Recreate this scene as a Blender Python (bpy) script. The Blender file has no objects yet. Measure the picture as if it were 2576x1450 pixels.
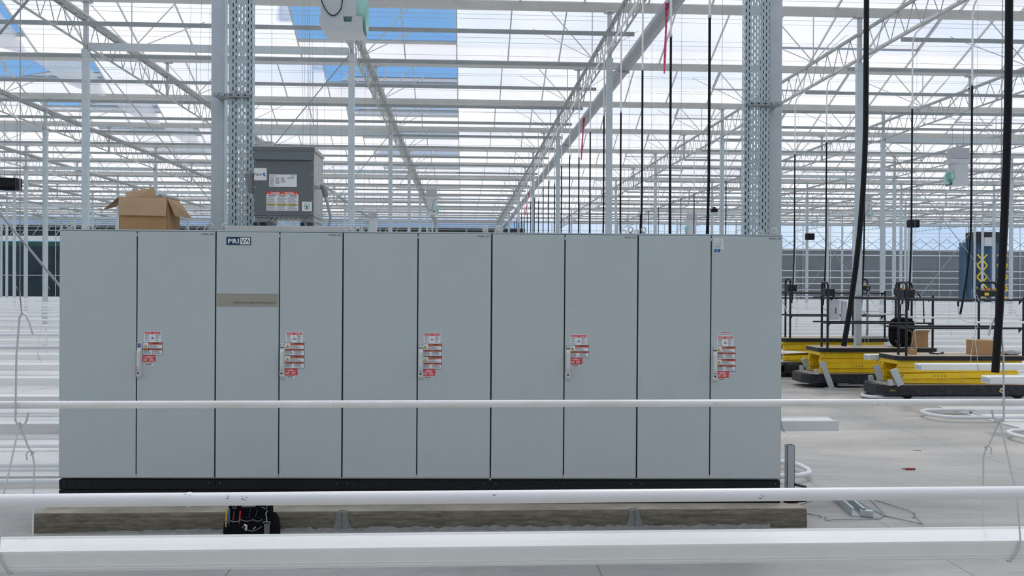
import bpy, bmesh, math, random
from mathutils import Vector, Matrix
C = bpy.context.scene.collection
scene = bpy.context.scene
random.seed(7)
PI = math.pi

# ------------------------------------------------------------------ camera, sky, sun, exposure
W, H = 2576, 1450
F, YAW, PITCH, ROLL, CH = 2302.35, 0.05453, 0.0051, 0.00454, 1.95
_f = Vector((math.sin(YAW)*math.cos(PITCH), math.cos(YAW)*math.cos(PITCH), -math.sin(PITCH)))
_r0 = Vector((math.cos(YAW), -math.sin(YAW), 0)); _u0 = _r0.cross(_f)
_r = math.cos(ROLL)*_r0 + math.sin(ROLL)*_u0
_u = -math.sin(ROLL)*_r0 + math.cos(ROLL)*_u0
cam_d = bpy.data.cameras.new('camera'); cam = bpy.data.objects.new('camera', cam_d); C.objects.link(cam)
cam_d.sensor_width = 36; cam_d.lens = F/W*36; cam_d.clip_end = 400; cam_d.clip_start = 0.05
cam.matrix_world = Matrix(((_r.x, _u.x, -_f.x, 0), (_r.y, _u.y, -_f.y, 0), (_r.z, _u.z, -_f.z, CH), (0, 0, 0, 1)))
scene.camera = cam

def at(x, y, Y=None, Z=None):
    d = _f*F + _r*(x-W/2) - _u*(y-H/2)
    o = Vector((0, 0, CH))
    t = Y/d.y if Y is not None else (Z-CH)/d.z
    return o + d*t

world = bpy.data.worlds.new('sky'); scene.world = world; world.use_nodes = True
nt = world.node_tree; nt.nodes.clear()
def N(nt, t, **k):
    n = nt.nodes.new(t)
    for a, b in k.items(): setattr(n, a, b)
    return n
o_ = N(nt, 'ShaderNodeOutputWorld'); bg = N(nt, 'ShaderNodeBackground'); tc = N(nt, 'ShaderNodeTexCoord')
sx = N(nt, 'ShaderNodeSeparateXYZ'); cr = N(nt, 'ShaderNodeValToRGB')
nt.links.new(tc.outputs['Generated'], sx.inputs[0]); nt.links.new(sx.outputs['Z'], cr.inputs[0])
e = cr.color_ramp.elements
e[0].position = 0.0; e[0].color = (.30, .50, .78, 1)
e[1].position = 0.62; e[1].color = (.36, .41, .46, 1)
m_ = cr.color_ramp.elements.new(.24); m_.color = (.175, .385, .73, 1)
m_ = cr.color_ramp.elements.new(.38); m_.color = (.22, .40, .66, 1)
nz = N(nt, 'ShaderNodeTexNoise'); nz.inputs['Scale'].default_value = 1.6; nz.inputs['Detail'].default_value = 5
mr = N(nt, 'ShaderNodeMapRange'); mr.inputs[1].default_value = .56; mr.inputs[2].default_value = .8; mr.inputs[4].default_value = .7
mx = N(nt, 'ShaderNodeMixRGB'); mx.inputs[2].default_value = (.85, .88, .92, 1)
nt.links.new(tc.outputs['Generated'], nz.inputs[0]); nt.links.new(nz.outputs[0], mr.inputs[0]); nt.links.new(mr.outputs[0], mx.inputs[0])
nt.links.new(cr.outputs[0], mx.inputs[1]); nt.links.new(mx.outputs[0], bg.inputs[0])
bg.inputs[1].default_value = 1.0
nt.links.new(bg.outputs[0], o_.inputs[0])

sun_d = bpy.data.lights.new('sun', 'SUN'); sun = bpy.data.objects.new('sun', sun_d); C.objects.link(sun)
sun_d.energy = 3.25; sun_d.angle = math.radians(7); sun_d.color = (1, .93, .86)
sun.rotation_euler = Vector((.25, .55, .80)).to_track_quat('Z', 'Y').to_euler()
sun.location = (10, 30, 40)
vs = scene.view_settings
scene.display_settings.display_device = 'sRGB'
vs.view_transform = 'Standard'; vs.look = 'None'; vs.gamma = 1; vs.use_curve_mapping = False
vs.exposure = 0.09
cy = scene.cycles
cy.use_denoising = True
cy.max_bounces = 8; cy.diffuse_bounces = 4; cy.glossy_bounces = 3; cy.transmission_bounces = 6; cy.transparent_max_bounces = 16
cy.sample_clamp_indirect = 6; cy.caustics_reflective = False; cy.caustics_refractive = False

# ------------------------------------------------------------------ materials
MATS = {}
def mat(name, col, rough=.5, metal=0., noise=None, bump=None, spec=None, stretch=None):
    """noise = (scale, strength, [second colour])"""
    if name in MATS: return MATS[name]
    m = bpy.data.materials.new(name); m.use_nodes = True; MATS[name] = m
    nt = m.node_tree; b = nt.nodes['Principled BSDF']
    b.inputs['Base Color'].default_value = (*col, 1); b.inputs['Roughness'].default_value = rough; b.inputs['Metallic'].default_value = metal
    if spec is not None: b.inputs['Specular IOR Level'].default_value = spec
    tcn = None
    if noise:
        sc, st = noise[0], noise[1]; c2 = noise[2] if len(noise) > 2 else tuple(c*(1-st) for c in col)
        tcn = N(nt, 'ShaderNodeTexCoord'); n = N(nt, 'ShaderNodeTexNoise'); n.inputs['Scale'].default_value = sc; n.inputs['Detail'].default_value = 6; n.inputs['Roughness'].default_value = .65
        r = N(nt, 'ShaderNodeMapRange'); r.inputs[1].default_value = .35; r.inputs[2].default_value = .68
        x = N(nt, 'ShaderNodeMixRGB'); x.inputs[1].default_value = (*col, 1); x.inputs[2].default_value = (*c2, 1)
        nt.links.new(tcn.outputs['Object'], n.inputs['Vector'])
        if stretch:
            mp = N(nt, 'ShaderNodeMapping'); mp.inputs['Scale'].default_value = stretch; nt.links.new(tcn.outputs['Object'], mp.inputs[0]); nt.links.new(mp.outputs[0], n.inputs['Vector'])
        nt.links.new(n.outputs[0], r.inputs[0]); nt.links.new(r.outputs[0], x.inputs[0]); nt.links.new(x.outputs[0], b.inputs['Base Color'])
    if bump:
        tcn = tcn or N(nt, 'ShaderNodeTexCoord')
        n = N(nt, 'ShaderNodeTexNoise'); n.inputs['Scale'].default_value = bump[0]; n.inputs['Detail'].default_value = 5
        bp = N(nt, 'ShaderNodeBump'); bp.inputs['Strength'].default_value = bump[1]; bp.inputs['Distance'].default_value = .01
        nt.links.new(tcn.outputs['Object'], n.inputs['Vector']); nt.links.new(n.outputs[0], bp.inputs['Height']); nt.links.new(bp.outputs[0], b.inputs['Normal'])
    return m

galv = mat('galvanised_steel', (.58, .64, .655), .45, .35, (7, .10))
galv2 = mat('galvanised_tube', (.55, .59, .59), .5, .2, (3, .15))
trussm = mat('zinc_lattice', (.50, .52, .48), .5, .25, (3, .2))
alu = mat('mill_aluminium', (.64, .64, .61), .42, .3, (2, .1))
alu_d = mat('weathered_aluminium', (.38, .42, .42), .5, .3, (2, .2))
white = mat('white_coated_steel', (.89, .91, .87), .32, 0, (2.5, .04))
pipew = mat('white_pipe_paint', (.88, .89, .91), .28, 0, (3, .12, (.83, .84, .83)))
pipes_ = mat('scuffed_pipe_paint', (.88, .88, .87), .3, 0, (2.2, .2, (.72, .71, .66)), None, None, (1, 1, 6))
scuff = mat('dark_scuff', (.08, .09, .10), .7)
cabm = mat('light_grey_enamel', (.545, .605, .605), .42, 0, (1.2, .05), (320, .03))
cabd = mat('dark_gap', (.012, .022, .03), .6)
black = mat('black_enamel', (.005, .006, .007), .5, 0, (60, .3, (.016, .016, .017)), None, .3)
blackr = mat('black_rubber', (.004, .005, .006), .5, spec=.25)
blackp = mat('black_fabric', (.008, .008, .010), .95, 0, (60, .5), (200, .3), .15)
steelb = mat('black_steel_tube', (.016, .020, .023), .45, .1, spec=.35)
handm = mat('handle_plastic', (.68, .70, .68), .4)
lockm = mat('lock_metal', (.12, .12, .12), .3, .7)
paper = mat('label_white', (.86, .88, .87), .5)
redm = mat('label_red', (.75, .045, .05), .45)
orgm = mat('label_orange', (.75, .15, .07), .45)
yelm = mat('label_yellow', (.85, .62, .06), .45)
inkm = mat('label_ink', (.03, .04, .05), .5)
inkg = mat('label_grey_ink', (.22, .26, .30), .5)
navy = mat('plate_navy', (.008, .04, .10), .4)
taupe = mat('plate_taupe', (.38, .35, .29), .5)
bluem = mat('label_blue', (.01, .15, .38), .4)
greenm = mat('label_green', (.02, .25, .10), .4)
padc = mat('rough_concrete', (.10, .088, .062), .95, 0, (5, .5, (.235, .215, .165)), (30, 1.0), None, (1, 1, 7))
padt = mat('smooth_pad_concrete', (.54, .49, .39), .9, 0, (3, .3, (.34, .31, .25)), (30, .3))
cement = mat('cement_dust', (.27, .27, .255), .95, 0, (9, .3))
card = mat('cardboard', (.50, .29, .135), .85, 0, (6, .12), (90, .1))
cardl = mat('cardboard_light', (.55, .38, .22), .85, 0, (6, .12))
cardd = mat('cardboard_inside', (.34, .22, .13), .9, 0, (6, .2))
kraft = mat('packing_paper', (.60, .56, .50), .9)
trf = mat('transformer_grey', (.15, .18, .185), .4, 0, (2, .08))
trfs = mat('transformer_side', (.42, .42, .39), .35, .4, (2, .1))
yellow = mat('lift_yellow', (.98, .66, .010), .42, 0, (6, .2, (.84, .53, .012)))
lbase = mat('lift_base_black', (.014, .016, .019), .5, .0, (10, .5, (.045, .045, .05)), None, .35)
plyw = mat('plywood_deck', (.42, .34, .24), .9, 0, (12, .4, (.55, .50, .42)))
mint = mat('mint_plastic', (.42, .74, .66), .4)
fanw = mat('fan_white', (.62, .65, .66), .4, 0, (2, .05))
fang = mat('fan_grey', (.48, .50, .52), .5)
pink = mat('pink_tape', (.80, .06, .16), .5)
pinkt = mat('pink_tape_print', (.35, .01, .05), .5)
rust = mat('red_tool', (.45, .05, .04), .5)
bluef = mat('blue_tarp', (.07, .14, .23), .8, 0, (1.5, .4))
greyw = mat('grey_wall_panel', (.23, .26, .28), .8, 0, (.4, .2))
darkw = mat('dark_glazing', (.012, .022, .028), .15, 0, (.6, .8, (.035, .05, .055)))
teal = mat('green_band', (.02, .10, .08), .5)
redp = mat('red_knob', (.6, .04, .03), .4)
wirem = mat('wire_steel', (.36, .38, .38), .45, .5)
rodgm = mat('galvanised_wire_rod', (.62, .64, .62), .4, .4)
boxg = mat('grey_white_box', (.55, .58, .60), .5)
toolb = mat('tool_blue', (.01, .16, .36), .45)
tooly = mat('tool_yellow', (.75, .38, .03), .45)
toolr = mat('tool_dark_red', (.16, .02, .03), .5)
greyt = mat('grey_webbing', (.16, .16, .15), .8)
brass = mat('fitting_metal', (.55, .55, .5), .3, .7)

def glass_mat(name, tcol, fac, gcol=(1, 1, 1), strip=False):
    m = bpy.data.materials.new(name); m.use_nodes = True; MATS[name] = m; nt = m.node_tree; nt.nodes.clear()
    o = N(nt, 'ShaderNodeOutputMaterial'); tl = N(nt, 'ShaderNodeBsdfTranslucent'); tp = N(nt, 'ShaderNodeBsdfTransparent')
    tl.inputs[0].default_value = (*tcol, 1); tp.inputs[0].default_value = (*gcol, 1)
    mx = N(nt, 'ShaderNodeMixShader'); mx.inputs[0].default_value = fac
    nt.links.new(tp.outputs[0], mx.inputs[1]); nt.links.new(tl.outputs[0], mx.inputs[2])
    df = N(nt, 'ShaderNodeBsdfDiffuse'); df.inputs[0].default_value = (.8, .84, .9, 1)
    m2 = N(nt, 'ShaderNodeMixShader'); m2.inputs[0].default_value = .10
    nt.links.new(mx.outputs[0], m2.inputs[1]); nt.links.new(df.outputs[0], m2.inputs[2]); nt.links.new(m2.outputs[0], o.inputs[0])
    # uneven haze of the frosted panes, pane to pane and within a pane
    tcn = N(nt, 'ShaderNodeTexCoord'); n = N(nt, 'ShaderNodeTexNoise'); n.inputs['Scale'].default_value = .12; n.inputs['Detail'].default_value = 3
    r = N(nt, 'ShaderNodeMapRange'); r.inputs[1].default_value = .35; r.inputs[2].default_value = .65; r.inputs[3].default_value = fac-.26; r.inputs[4].default_value = fac+.12
    nt.links.new(tcn.outputs['Object'], n.inputs['Vector']); nt.links.new(n.outputs[0], r.inputs[0]); nt.links.new(r.outputs[0], mx.inputs[0])
    return m
roofglass = glass_mat('frosted_roof_glass', (.90, .90, .95), .76)
film = glass_mat('hanging_film', (.95, .96, .96), .62)
sideglass = glass_mat('frosted_side_glass', (.75, .8, .88), .7)

def floor_mat():
    m = bpy.data.materials.new('power_floated_concrete'); m.use_nodes = True; nt = m.node_tree; b = nt.nodes['Principled BSDF']
    tcn = N(nt, 'ShaderNodeTexCoord'); 
    mp = N(nt, 'ShaderNodeMapping'); mp.inputs['Scale'].default_value = (.35, 1.1, 1); mp.inputs['Rotation'].default_value = (0, 0, .5)
    n1 = N(nt, 'ShaderNodeTexNoise'); n1.inputs['Scale'].default_value = 1.1; n1.inputs['Detail'].default_value = 8; n1.inputs['Roughness'].default_value = .7; n1.inputs['Distortion'].default_value = .6
    c1 = N(nt, 'ShaderNodeValToRGB'); c1.color_ramp.elements[0].position = .3; c1.color_ramp.elements[0].color = (.31, .305, .285, 1); c1.color_ramp.elements[1].position = .72; c1.color_ramp.elements[1].color = (.54, .525, .49, 1)
    mp2 = N(nt, 'ShaderNodeMapping'); mp2.inputs['Scale'].default_value = (.8, 3.2, 1); mp2.inputs['Rotation'].default_value = (0, 0, .25)
    n2 = N(nt, 'ShaderNodeTexNoise'); n2.inputs['Scale'].default_value = 2.2; n2.inputs['Detail'].default_value = 4
    r2 = N(nt, 'ShaderNodeMapRange'); r2.inputs[1].default_value = .60; r2.inputs[2].default_value = .75; r2.inputs[4].default_value = .45
    x2 = N(nt, 'ShaderNodeMixRGB'); x2.inputs[2].default_value = (.22, .22, .23, 1)
    # sawn joints
    sp = N(nt, 'ShaderNodeSeparateXYZ')
    def joint(out, per, off):
        a = N(nt, 'ShaderNodeMath', operation='ADD'); a.inputs[1].default_value = off
        p = N(nt, 'ShaderNodeMath', operation='PINGPONG'); p.inputs[1].default_value = per/2
        l = N(nt, 'ShaderNodeMath', operation='LESS_THAN'); l.inputs[1].default_value = .006
        nt.links.new(sp.outputs[out], a.inputs[0]); nt.links.new(a.outputs[0], p.inputs[0]); nt.links.new(p.outputs[0], l.inputs[0]); return l
    j1 = joint('X', 2.5, 1.56); j2 = joint('Y', 4.8, -8.12+9.6)
    mxm = N(nt, 'ShaderNodeMath', operation='MAXIMUM'); nt.links.new(j1.outputs[0], mxm.inputs[0]); nt.links.new(j2.outputs[0], mxm.inputs[1])
    hm = N(nt, 'ShaderNodeMath', operation='MULTIPLY'); hm.inputs[1].default_value = .55; nt.links.new(mxm.outputs[0], hm.inputs[0])
    x3 = N(nt, 'ShaderNodeMixRGB'); x3.inputs[2].default_value = (.12, .11, .10, 1)
    L = nt.links.new
    L(tcn.outputs['Object'], mp.inputs[0]); L(mp.outputs[0], n1.inputs['Vector']); L(n1.outputs[0], c1.inputs[0])
    L(tcn.outputs['Object'], mp2.inputs[0]); L(mp2.outputs[0], n2.inputs['Vector']); L(n2.outputs[0], r2.inputs[0]); L(r2.outputs[0], x2.inputs[0]); L(c1.outputs[0], x2.inputs[1])
    L(tcn.outputs['Object'], sp.inputs[0]); L(x2.outputs[0], x3.inputs[1]); L(hm.outputs[0], x3.inputs[0]); L(x3.outputs[0], b.inputs['Base Color'])
    b.inputs['Roughness'].default_value = .62
    bp = N(nt, 'ShaderNodeBump'); bp.inputs['Strength'].default_value = .12; bp.inputs['Distance'].default_value = .01; L(n1.outputs[0], bp.inputs['Height']); L(bp.outputs[0], b.inputs['Normal'])
    return m
floorm = floor_mat()
sheetm = mat('white_ground_sheet', (.72, .74, .73), .6, 0, (1.2, .12))

def perf_mat(name, col, px, pz, wx, hz, stagger=True):
    """sheet steel with staggered slots (object X across, object Z along)"""
    m = bpy.data.materials.new(name); m.use_nodes = True; nt = m.node_tree; b = nt.nodes['Principled BSDF']; L = nt.links.new
    b.inputs['Base Color'].default_value = (*col, 1); b.inputs['Metallic'].default_value = .35; b.inputs['Roughness'].default_value = .45
    tcn = N(nt, 'ShaderNodeTexCoord'); sp = N(nt, 'ShaderNodeSeparateXYZ'); L(tcn.outputs['UV'], sp.inputs[0])
    def M(op, a, bb=None, v=None):
        n = N(nt, 'ShaderNodeMath', operation=op)
        if isinstance(a, float): n.inputs[0].default_value = a
        else: L(a, n.inputs[0])
        if v is not None: n.inputs[1].default_value = v
        elif bb is not None: L(bb, n.inputs[1])
        return n.outputs[0]
    u = M('DIVIDE', sp.outputs['X'], v=px); col_i = M('FLOOR', u); fu = M('SUBTRACT', u, col_i)
    par = M('MODULO', col_i, v=2.0); sh = M('MULTIPLY', M('ABSOLUTE', par), v=.5 if stagger else 0.)
    w_ = M('ADD', M('DIVIDE', sp.outputs['Y'], v=pz), sh); fw = M('FRACT', w_)
    du = M('ABSOLUTE', M('SUBTRACT', fu, v=.5)); dw = M('ABSOLUTE', M('SUBTRACT', fw, v=.5))
    inu = M('LESS_THAN', du, v=wx/px/2); inw = M('LESS_THAN', dw, v=hz/pz/2)
    a = M('SUBTRACT', 1.0, M('MULTIPLY', inu, inw))
    L(a, b.inputs['Alpha'])
    return m
perf = perf_mat('perforated_tray_steel', (.46, .54, .56), .0256, .060, .0075, .033)
perf2 = perf_mat('ceiling_tray_steel', (.42, .46, .47), .05, .05, .018, .018, False)

# ------------------------------------------------------------------ mesh builder
class MB:
    def __init__(s): s.v = []; s.f = []; s.mi = []; s.sm = []; s.mats = []; s.uv = {}
    def _m(s, m):
        if m not in s.mats: s.mats.append(m)
        return s.mats.index(m)
    def add(s, vs, fs, m, smooth=False):
        b = len(s.v); s.v += [tuple(v) for v in vs]; k = s._m(m)
        for f in fs: s.f.append(tuple(b+i for i in f)); s.mi.append(k); s.sm.append(smooth)
        return s
    def box(s, a, b, m, M=None):
        (x0, y0, z0), (x1, y1, z1) = a, b
        vs = [(x0, y0, z0), (x1, y0, z0), (x1, y1, z0), (x0, y1, z0), (x0, y0, z1), (x1, y0, z1), (x1, y1, z1), (x0, y1, z1)]
        if M: vs = [M @ Vector(v) for v in vs]
        return s.add(vs, [(0, 3, 2, 1), (4, 5, 6, 7), (0, 1, 5, 4), (1, 2, 6, 5), (2, 3, 7, 6), (3, 0, 4, 7)], m)
    def tube(s, pts, r, m, seg=8, closed=False, rs=None, cap=True):
        pts = [Vector(p) for p in pts]; n = len(pts); rings = []
        t0 = (pts[1]-pts[0]).normalized(); a = Vector((0, 0, 1)) if abs(t0.z) < .9 else Vector((1, 0, 0)); nrm = t0.cross(a).normalized()
        for i, p in enumerate(pts):
            if closed: t = (pts[(i+1) % n]-pts[i-1]).normalized()
            elif i == 0: t = t0
            elif i == n-1: t = (pts[-1]-pts[-2]).normalized()
            else: t = ((pts[i+1]-p).normalized()+(p-pts[i-1]).normalized()).normalized()
            nrm = (nrm - t*nrm.dot(t)); nrm = nrm.normalized() if nrm.length > 1e-6 else t.orthogonal().normalized(); bn = t.cross(nrm)
            q = rs[i] if rs else r
            rings.append([p + (nrm*math.cos(2*PI*k/seg) + bn*math.sin(2*PI*k/seg))*q for k in range(seg)])
        vs = [v for R in rings for v in R]; fs = []
        for i in range(n if closed else n-1):
            j = (i+1) % n
            for k in range(seg): fs.append((i*seg+k, i*seg+(k+1) % seg, j*seg+(k+1) % seg, j*seg+k))
        s.add(vs, fs, m, seg > 4)
        if cap and not closed:
            s.add(rings[0], [tuple(reversed(range(seg)))], m); s.add(rings[-1], [tuple(range(seg))], m)
        return s
    def bar(s, p, q, w, h, m):
        """rectangular bar from p to q; w across (horizontal), h vertical-ish"""
        p, q = Vector(p), Vector(q); t = (q-p).normalized(); up = Vector((0, 0, 1)) if abs(t.z) < .98 else Vector((0, 1, 0))
        a = t.cross(up).normalized(); b = a.cross(t)
        vs = [e + a*sx*w/2 + b*sy*h/2 for e in (p, q) for sx, sy in ((-1, -1), (1, -1), (1, 1), (-1, 1))]
        return s.add(vs, [(0, 1, 2, 3), (7, 6, 5, 4), (0, 4, 5, 1), (1, 5, 6, 2), (2, 6, 7, 3), (3, 7, 4, 0)], m)
    def prism(s, prof, axis, a0, a1, m, caps=True):
        """extrude closed 2-D profile along axis 'X' (prof = y,z), 'Y' (x,z) or 'Z' (x,y)"""
        def P(u, v, w): return {'X': (w, u, v), 'Y': (u, w, v), 'Z': (u, v, w)}[axis]
        n = len(prof); vs = [P(u, v, a0) for u, v in prof] + [P(u, v, a1) for u, v in prof]
        fs = [(i, (i+1) % n, n+(i+1) % n, n+i) for i in range(n)]
        if caps: fs += [tuple(reversed(range(n))), tuple(range(n, 2*n))]
        return s.add(vs, fs, m)
    def poly(s, vs, m): return s.add(vs, [tuple(range(len(vs)))], m)
    def lathe(s, prof, m, M=Matrix(), seg=24):
        """prof = (r, z) about local Z, placed by M"""
        vs = []; n = len(prof)
        for k in range(seg):
            a = 2*PI*k/seg
            vs += [M @ Vector((r*math.cos(a), r*math.sin(a), z)) for r, z in prof]
        fs = [(k*n+i, ((k+1) % seg)*n+i, ((k+1) % seg)*n+i+1, k*n+i+1) for k in range(seg) for i in range(n-1)]
        return s.add(vs, fs, m, True)
    def text(s, txt, x, y, z, h, m, M=None, width=None, bold=0., spacing=1.):
        """lettering in the XZ plane facing -Y; x = left edge, z = baseline, h = cap height, optional fixed width"""
        key = (txt, bold, spacing)
        if key not in TEXTS:
            cu = bpy.data.curves.new('lettering', 'FONT'); cu.body = txt; cu.size = 1; cu.offset = bold; cu.space_character = spacing; cu.resolution_u = 2
            o = bpy.data.objects.new('lettering', cu); C.objects.link(o); dg = bpy.context.evaluated_depsgraph_get(); dg.update()
            me = o.evaluated_get(dg).to_mesh(); TEXTS[key] = ([tuple(v.co) for v in me.vertices], [tuple(p.vertices) for p in me.polygons])
            o.evaluated_get(dg).to_mesh_clear(); bpy.data.objects.remove(o); bpy.data.curves.remove(cu)
        vs, fs = TEXTS[key]
        x0 = min(v[0] for v in vs); x1 = max(v[0] for v in vs); k = h/.70; kx = k if width is None else width/(x1-x0)
        out = [Vector((x+(v[0]-x0)*kx, y, z+v[1]*k)) for v in vs]
        if M: out = [M @ v for v in out]
        return s.add(out, fs, m)
    def build(s, name, parent=None, bevel=0, label=None, uvf=None):
        me = bpy.data.meshes.new(name); me.from_pydata(s.v, [], s.f)
        for m in s.mats: me.materials.append(m)
        me.polygons.foreach_set('material_index', s.mi); me.polygons.foreach_set('use_smooth', s.sm)
        if uvf:
            ul = me.uv_layers.new(name='uv')
            for p in me.polygons:
                for li in p.loop_indices:
                    ul.data[li].uv = uvf(me.vertices[me.loops[li].vertex_index].co, p.normal)
        me.update(); o = bpy.data.objects.new(name, me); C.objects.link(o)
        if parent: o.parent = parent
        if bevel:
            b = o.modifiers.new('bevel', 'BEVEL'); b.width = bevel; b.segments = 2; b.limit_method = 'ANGLE'; b.angle_limit = math.radians(50)
        if label: o['label'] = label
        return o
TEXTS = {}
def tag(o, label, cat, group=None, kind=None):
    o['label'] = label; o['category'] = cat
    if group: o['group'] = group
    if kind: o['kind'] = kind
    return o
def struct(o, label=None):
    o['kind'] = 'structure'
    if label: o['label'] = label
    return o
def empty(name, loc, label, cat, rz=0, group=None):
    o = bpy.data.objects.new(name, None); C.objects.link(o); o.location = loc; o.rotation_euler = (0, 0, rz); o.empty_display_size = .2
    return tag(o, label, cat, group)
def copy_tree(o, parent=None):
    c = o.copy(); C.objects.link(c)
    if parent: c.parent = parent
    for ch in [x for x in bpy.data.objects if x.parent == o]: copy_tree(ch, c)
    return c
ORD = ['first', 'second', 'third', 'fourth', 'fifth', 'sixth', 'seventh', 'eighth', 'ninth', 'tenth', 'eleventh', 'twelfth', 'thirteenth', 'fourteenth', 'fifteenth', 'sixteenth', 'seventeenth', 'eighteenth', 'nineteenth', 'twentieth']
def nth(i):
    if i < 20: return ORD[i]
    t = ['twenty', 'thirty', 'forty'][(i+1)//10-2]; r = (i+1) % 10
    return {'twenty': 'twentieth', 'thirty': 'thirtieth', 'forty': 'fortieth'}[t] if r == 0 else t+'-'+ORD[r-1]

# ------------------------------------------------------------------ the greenhouse grid
X0, Y0, SX, SY = 2.86, 8.196, 5.0, 9.6       # column lines at X0+5k, frames at Y0+9.6j
GH = 7.30; RH = .97; YB = Y0+SY*7.5           # roof gutter height, ridge rise, back wall
XL, XR = -58.0, 62.0
GY = [Y0+4.8*m for m in range(-4, 16)]        # roof gutters; last one at the back wall
YF = GY[0]
def colx(k): return X0+SX*k
def proj(P):
    d = Vector(P)-Vector((0, 0, CH)); z = d.dot(_f)
    return W/2+F*d.dot(_r)/z, H/2-F*d.dot(_u)/z, z
def line_name(k):
    if k == 0: return 'in line with the right tray'
    if k == -1: return 'in line with the left tray'
    return '%s line right of the trays' % ORD[k-1] if k > 0 else '%s line left of the trays' % ORD[-k-2]

# ---- structure: floor, sheets, ceiling, walls
struct(MB().box((XL, YF, -.1), (XR, YB+.3, 0), floorm).build('floor'), 'grey power-floated concrete floor')
struct(MB().box((7.6, 9.9, .001), (XR-.2, YB-.5, .012), sheetm).box((XL+.2, 9.32, .001), (3.0, YB-.5, .012), sheetm).box((XL+.2, 8.52, .001), (-3.4, 8.80, .012), sheetm).build('floor_sheet'), 'white ground sheet under the gutter rows')

PW = 1.25; XP0 = -.15
def in_vent(x):      # panes whose vents stand open
    return XP0-3*PW-.01 < x < XP0+.01 or -13.95 < x < -10.2
g = MB()
z0, z1 = GH+.12, GH+.12+RH
OPEN = [(XP0-3*PW, XP0), (XP0-11*PW, XP0-8*PW)]
VT = .72   # the vents reach this far down the slope from the ridge
for y in GY[:-1]:
    g.poly([(XL, y+.1, z0), (XR, y+.1, z0), (XR, y+2.4, z1), (XL, y+2.4, z1)], roofglass)
    vis = y > 16
    def P(x, t): return (x, y+2.4+2.3*t, z1-RH*t)
    if vis:
        xs = [XL] + sorted([v for o in OPEN for v in o]) + [XR]
        for i in range(len(xs)-1):
            a, b = xs[i], xs[i+1]
            if (a, b) in OPEN: g.poly([P(a, VT), P(b, VT), P(b, 1), P(a, 1)], roofglass)
            else: g.poly([P(a, 0), P(b, 0), P(b, 1), P(a, 1)], roofglass)
    else: g.poly([P(XL, 0), P(XR, 0), P(XR, 1), P(XL, 1)], roofglass)
struct(g.build('ceiling'), 'frosted glass roof of the greenhouse in low ridges')
bars = MB()
nb = int((XR-XL)/PW)
for y in GY[:-1]:
    if y < 10: continue
    for i in range(-46, 49):
        x = XP0+PW*i
        if y > 40 and abs(x) > 50: continue
        bars.bar((x, y+2.4, z1-.02), (x, y+4.7, z0-.02), .028, .05, alu)
        if y < 60: bars.bar((x, y+.1, z0-.02), (x, y+2.4, z1-.02), .028, .05, alu)
    bars.bar((XL, y+2.4, z1), (XR, y+2.4, z1), .08, .08, alu)
struct(bars.build('trim_1'), 'aluminium glazing bars and ridge rails of the roof')
# vent sashes: each a row of panes; open ones stand up over the opening, closed ones show their frame
wi = 1
for yi, y in enumerate(GY[:-1]):
    if y < 16: continue
    for (a, b) in OPEN + [(XP0+6*PW, XP0+9*PW), (XP0+14*PW, XP0+17*PW)]:
        if y > 50 and (a < -5 or a > 10): continue
        op = (a, b) in OPEN; m = MB()
        ang = math.radians(17) if op else -math.atan2(RH, 2.3)
        L_ = VT*math.hypot(2.3, RH)
        p = Vector((0, y+2.42, z1+.05)); q = p+Vector((0, math.cos(ang), math.sin(ang)))*L_
        for x in ([a, b] if not op else [a+(b-a)*i/3 for i in range(4)]): m.bar((x, p.y, p.z), (x, q.y, q.z), .04, .05, alu_d)
        m.bar((a, p.y, p.z), (b, p.y, p.z), .05, .05, alu_d); m.bar((a, q.y, q.z), (b, q.y, q.z), .06, .06, alu_d)
        if op: m.poly([(a, p.y, p.z), (b, p.y, p.z), (b, q.y, q.z), (a, q.y, q.z)], roofglass)
        if op:
            t = VT; zz = z1-RH*t-.03
            m.bar((a, y+2.4+2.3*t, zz), (b, y+2.4+2.3*t, zz), .05, .07, alu)
        struct(m.build('window_%d' % wi), ('open' if op else 'closed')+' roof vent sash'); wi += 1
# roof gutters
prof = [(-.10, .12), (-.12, .12), (-.12, .10), (-.07, -.025), (.07, -.025), (.12, .10), (.12, .12), (.10, .12), (.055, -.01), (-.055, -.01)]
gm = [(u, v+GH) for u, v in prof]
for i, y in enumerate(GY):
    if y < 12: continue
    o = MB().prism([(u, v) for u, v in gm], 'X', XL, XR, alu).build('trim_%d' % (i+2)); o.location.y = y
    struct(o, 'pale roof gutter running across the hall')
# walls
w = MB(); w.box((XL, YF, 0), (XL+.05, YB, 1.0), greyw); w.poly([(XL, YF, 1), (XL, YB, 1), (XL, YB, GH), (XL, YF, GH)], sideglass); struct(w.build('wall_left'))
w = MB(); w.box((XR-.05, YF, 0), (XR, YB, 1.0), greyw); w.poly([(XR, YF, 1), (XR, YB, 1), (XR, YB, GH), (XR, YF, GH)], sideglass); struct(w.build('wall_right'))
w = MB(); w.box((XL, YF-.05, 0), (XR, YF, 1.0), greyw); w.box((XL, YF-.05, 1), (XR, YF, GH), greyw); struct(w.build('wall_front_light_block'))  # unseen wall behind the camera, made solid to dim light on front faces
bwall = MB()
bwall.box((XL, YB, 0), (-3.5, YB+.1, 5.35), darkw).box((XL, YB-.02, 4.95), (-3.5, YB, 5.35), teal).box((XL, YB-.06, 5.42), (-3.5, YB+.1, 5.82), white)
bwall.box((XL, YB+.02, 5.82), (5.5, YB+.1, 6.75), darkw)
bwall.box((-3.5, YB, 0), (5.5, YB+.1, 5.82), greyw)
bwall.box((5.5, YB, 0), (XR, YB+.1, 5.1), greyw).box((5.5, YB-.05, 5.0), (XR, YB, 5.15), alu)
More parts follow.
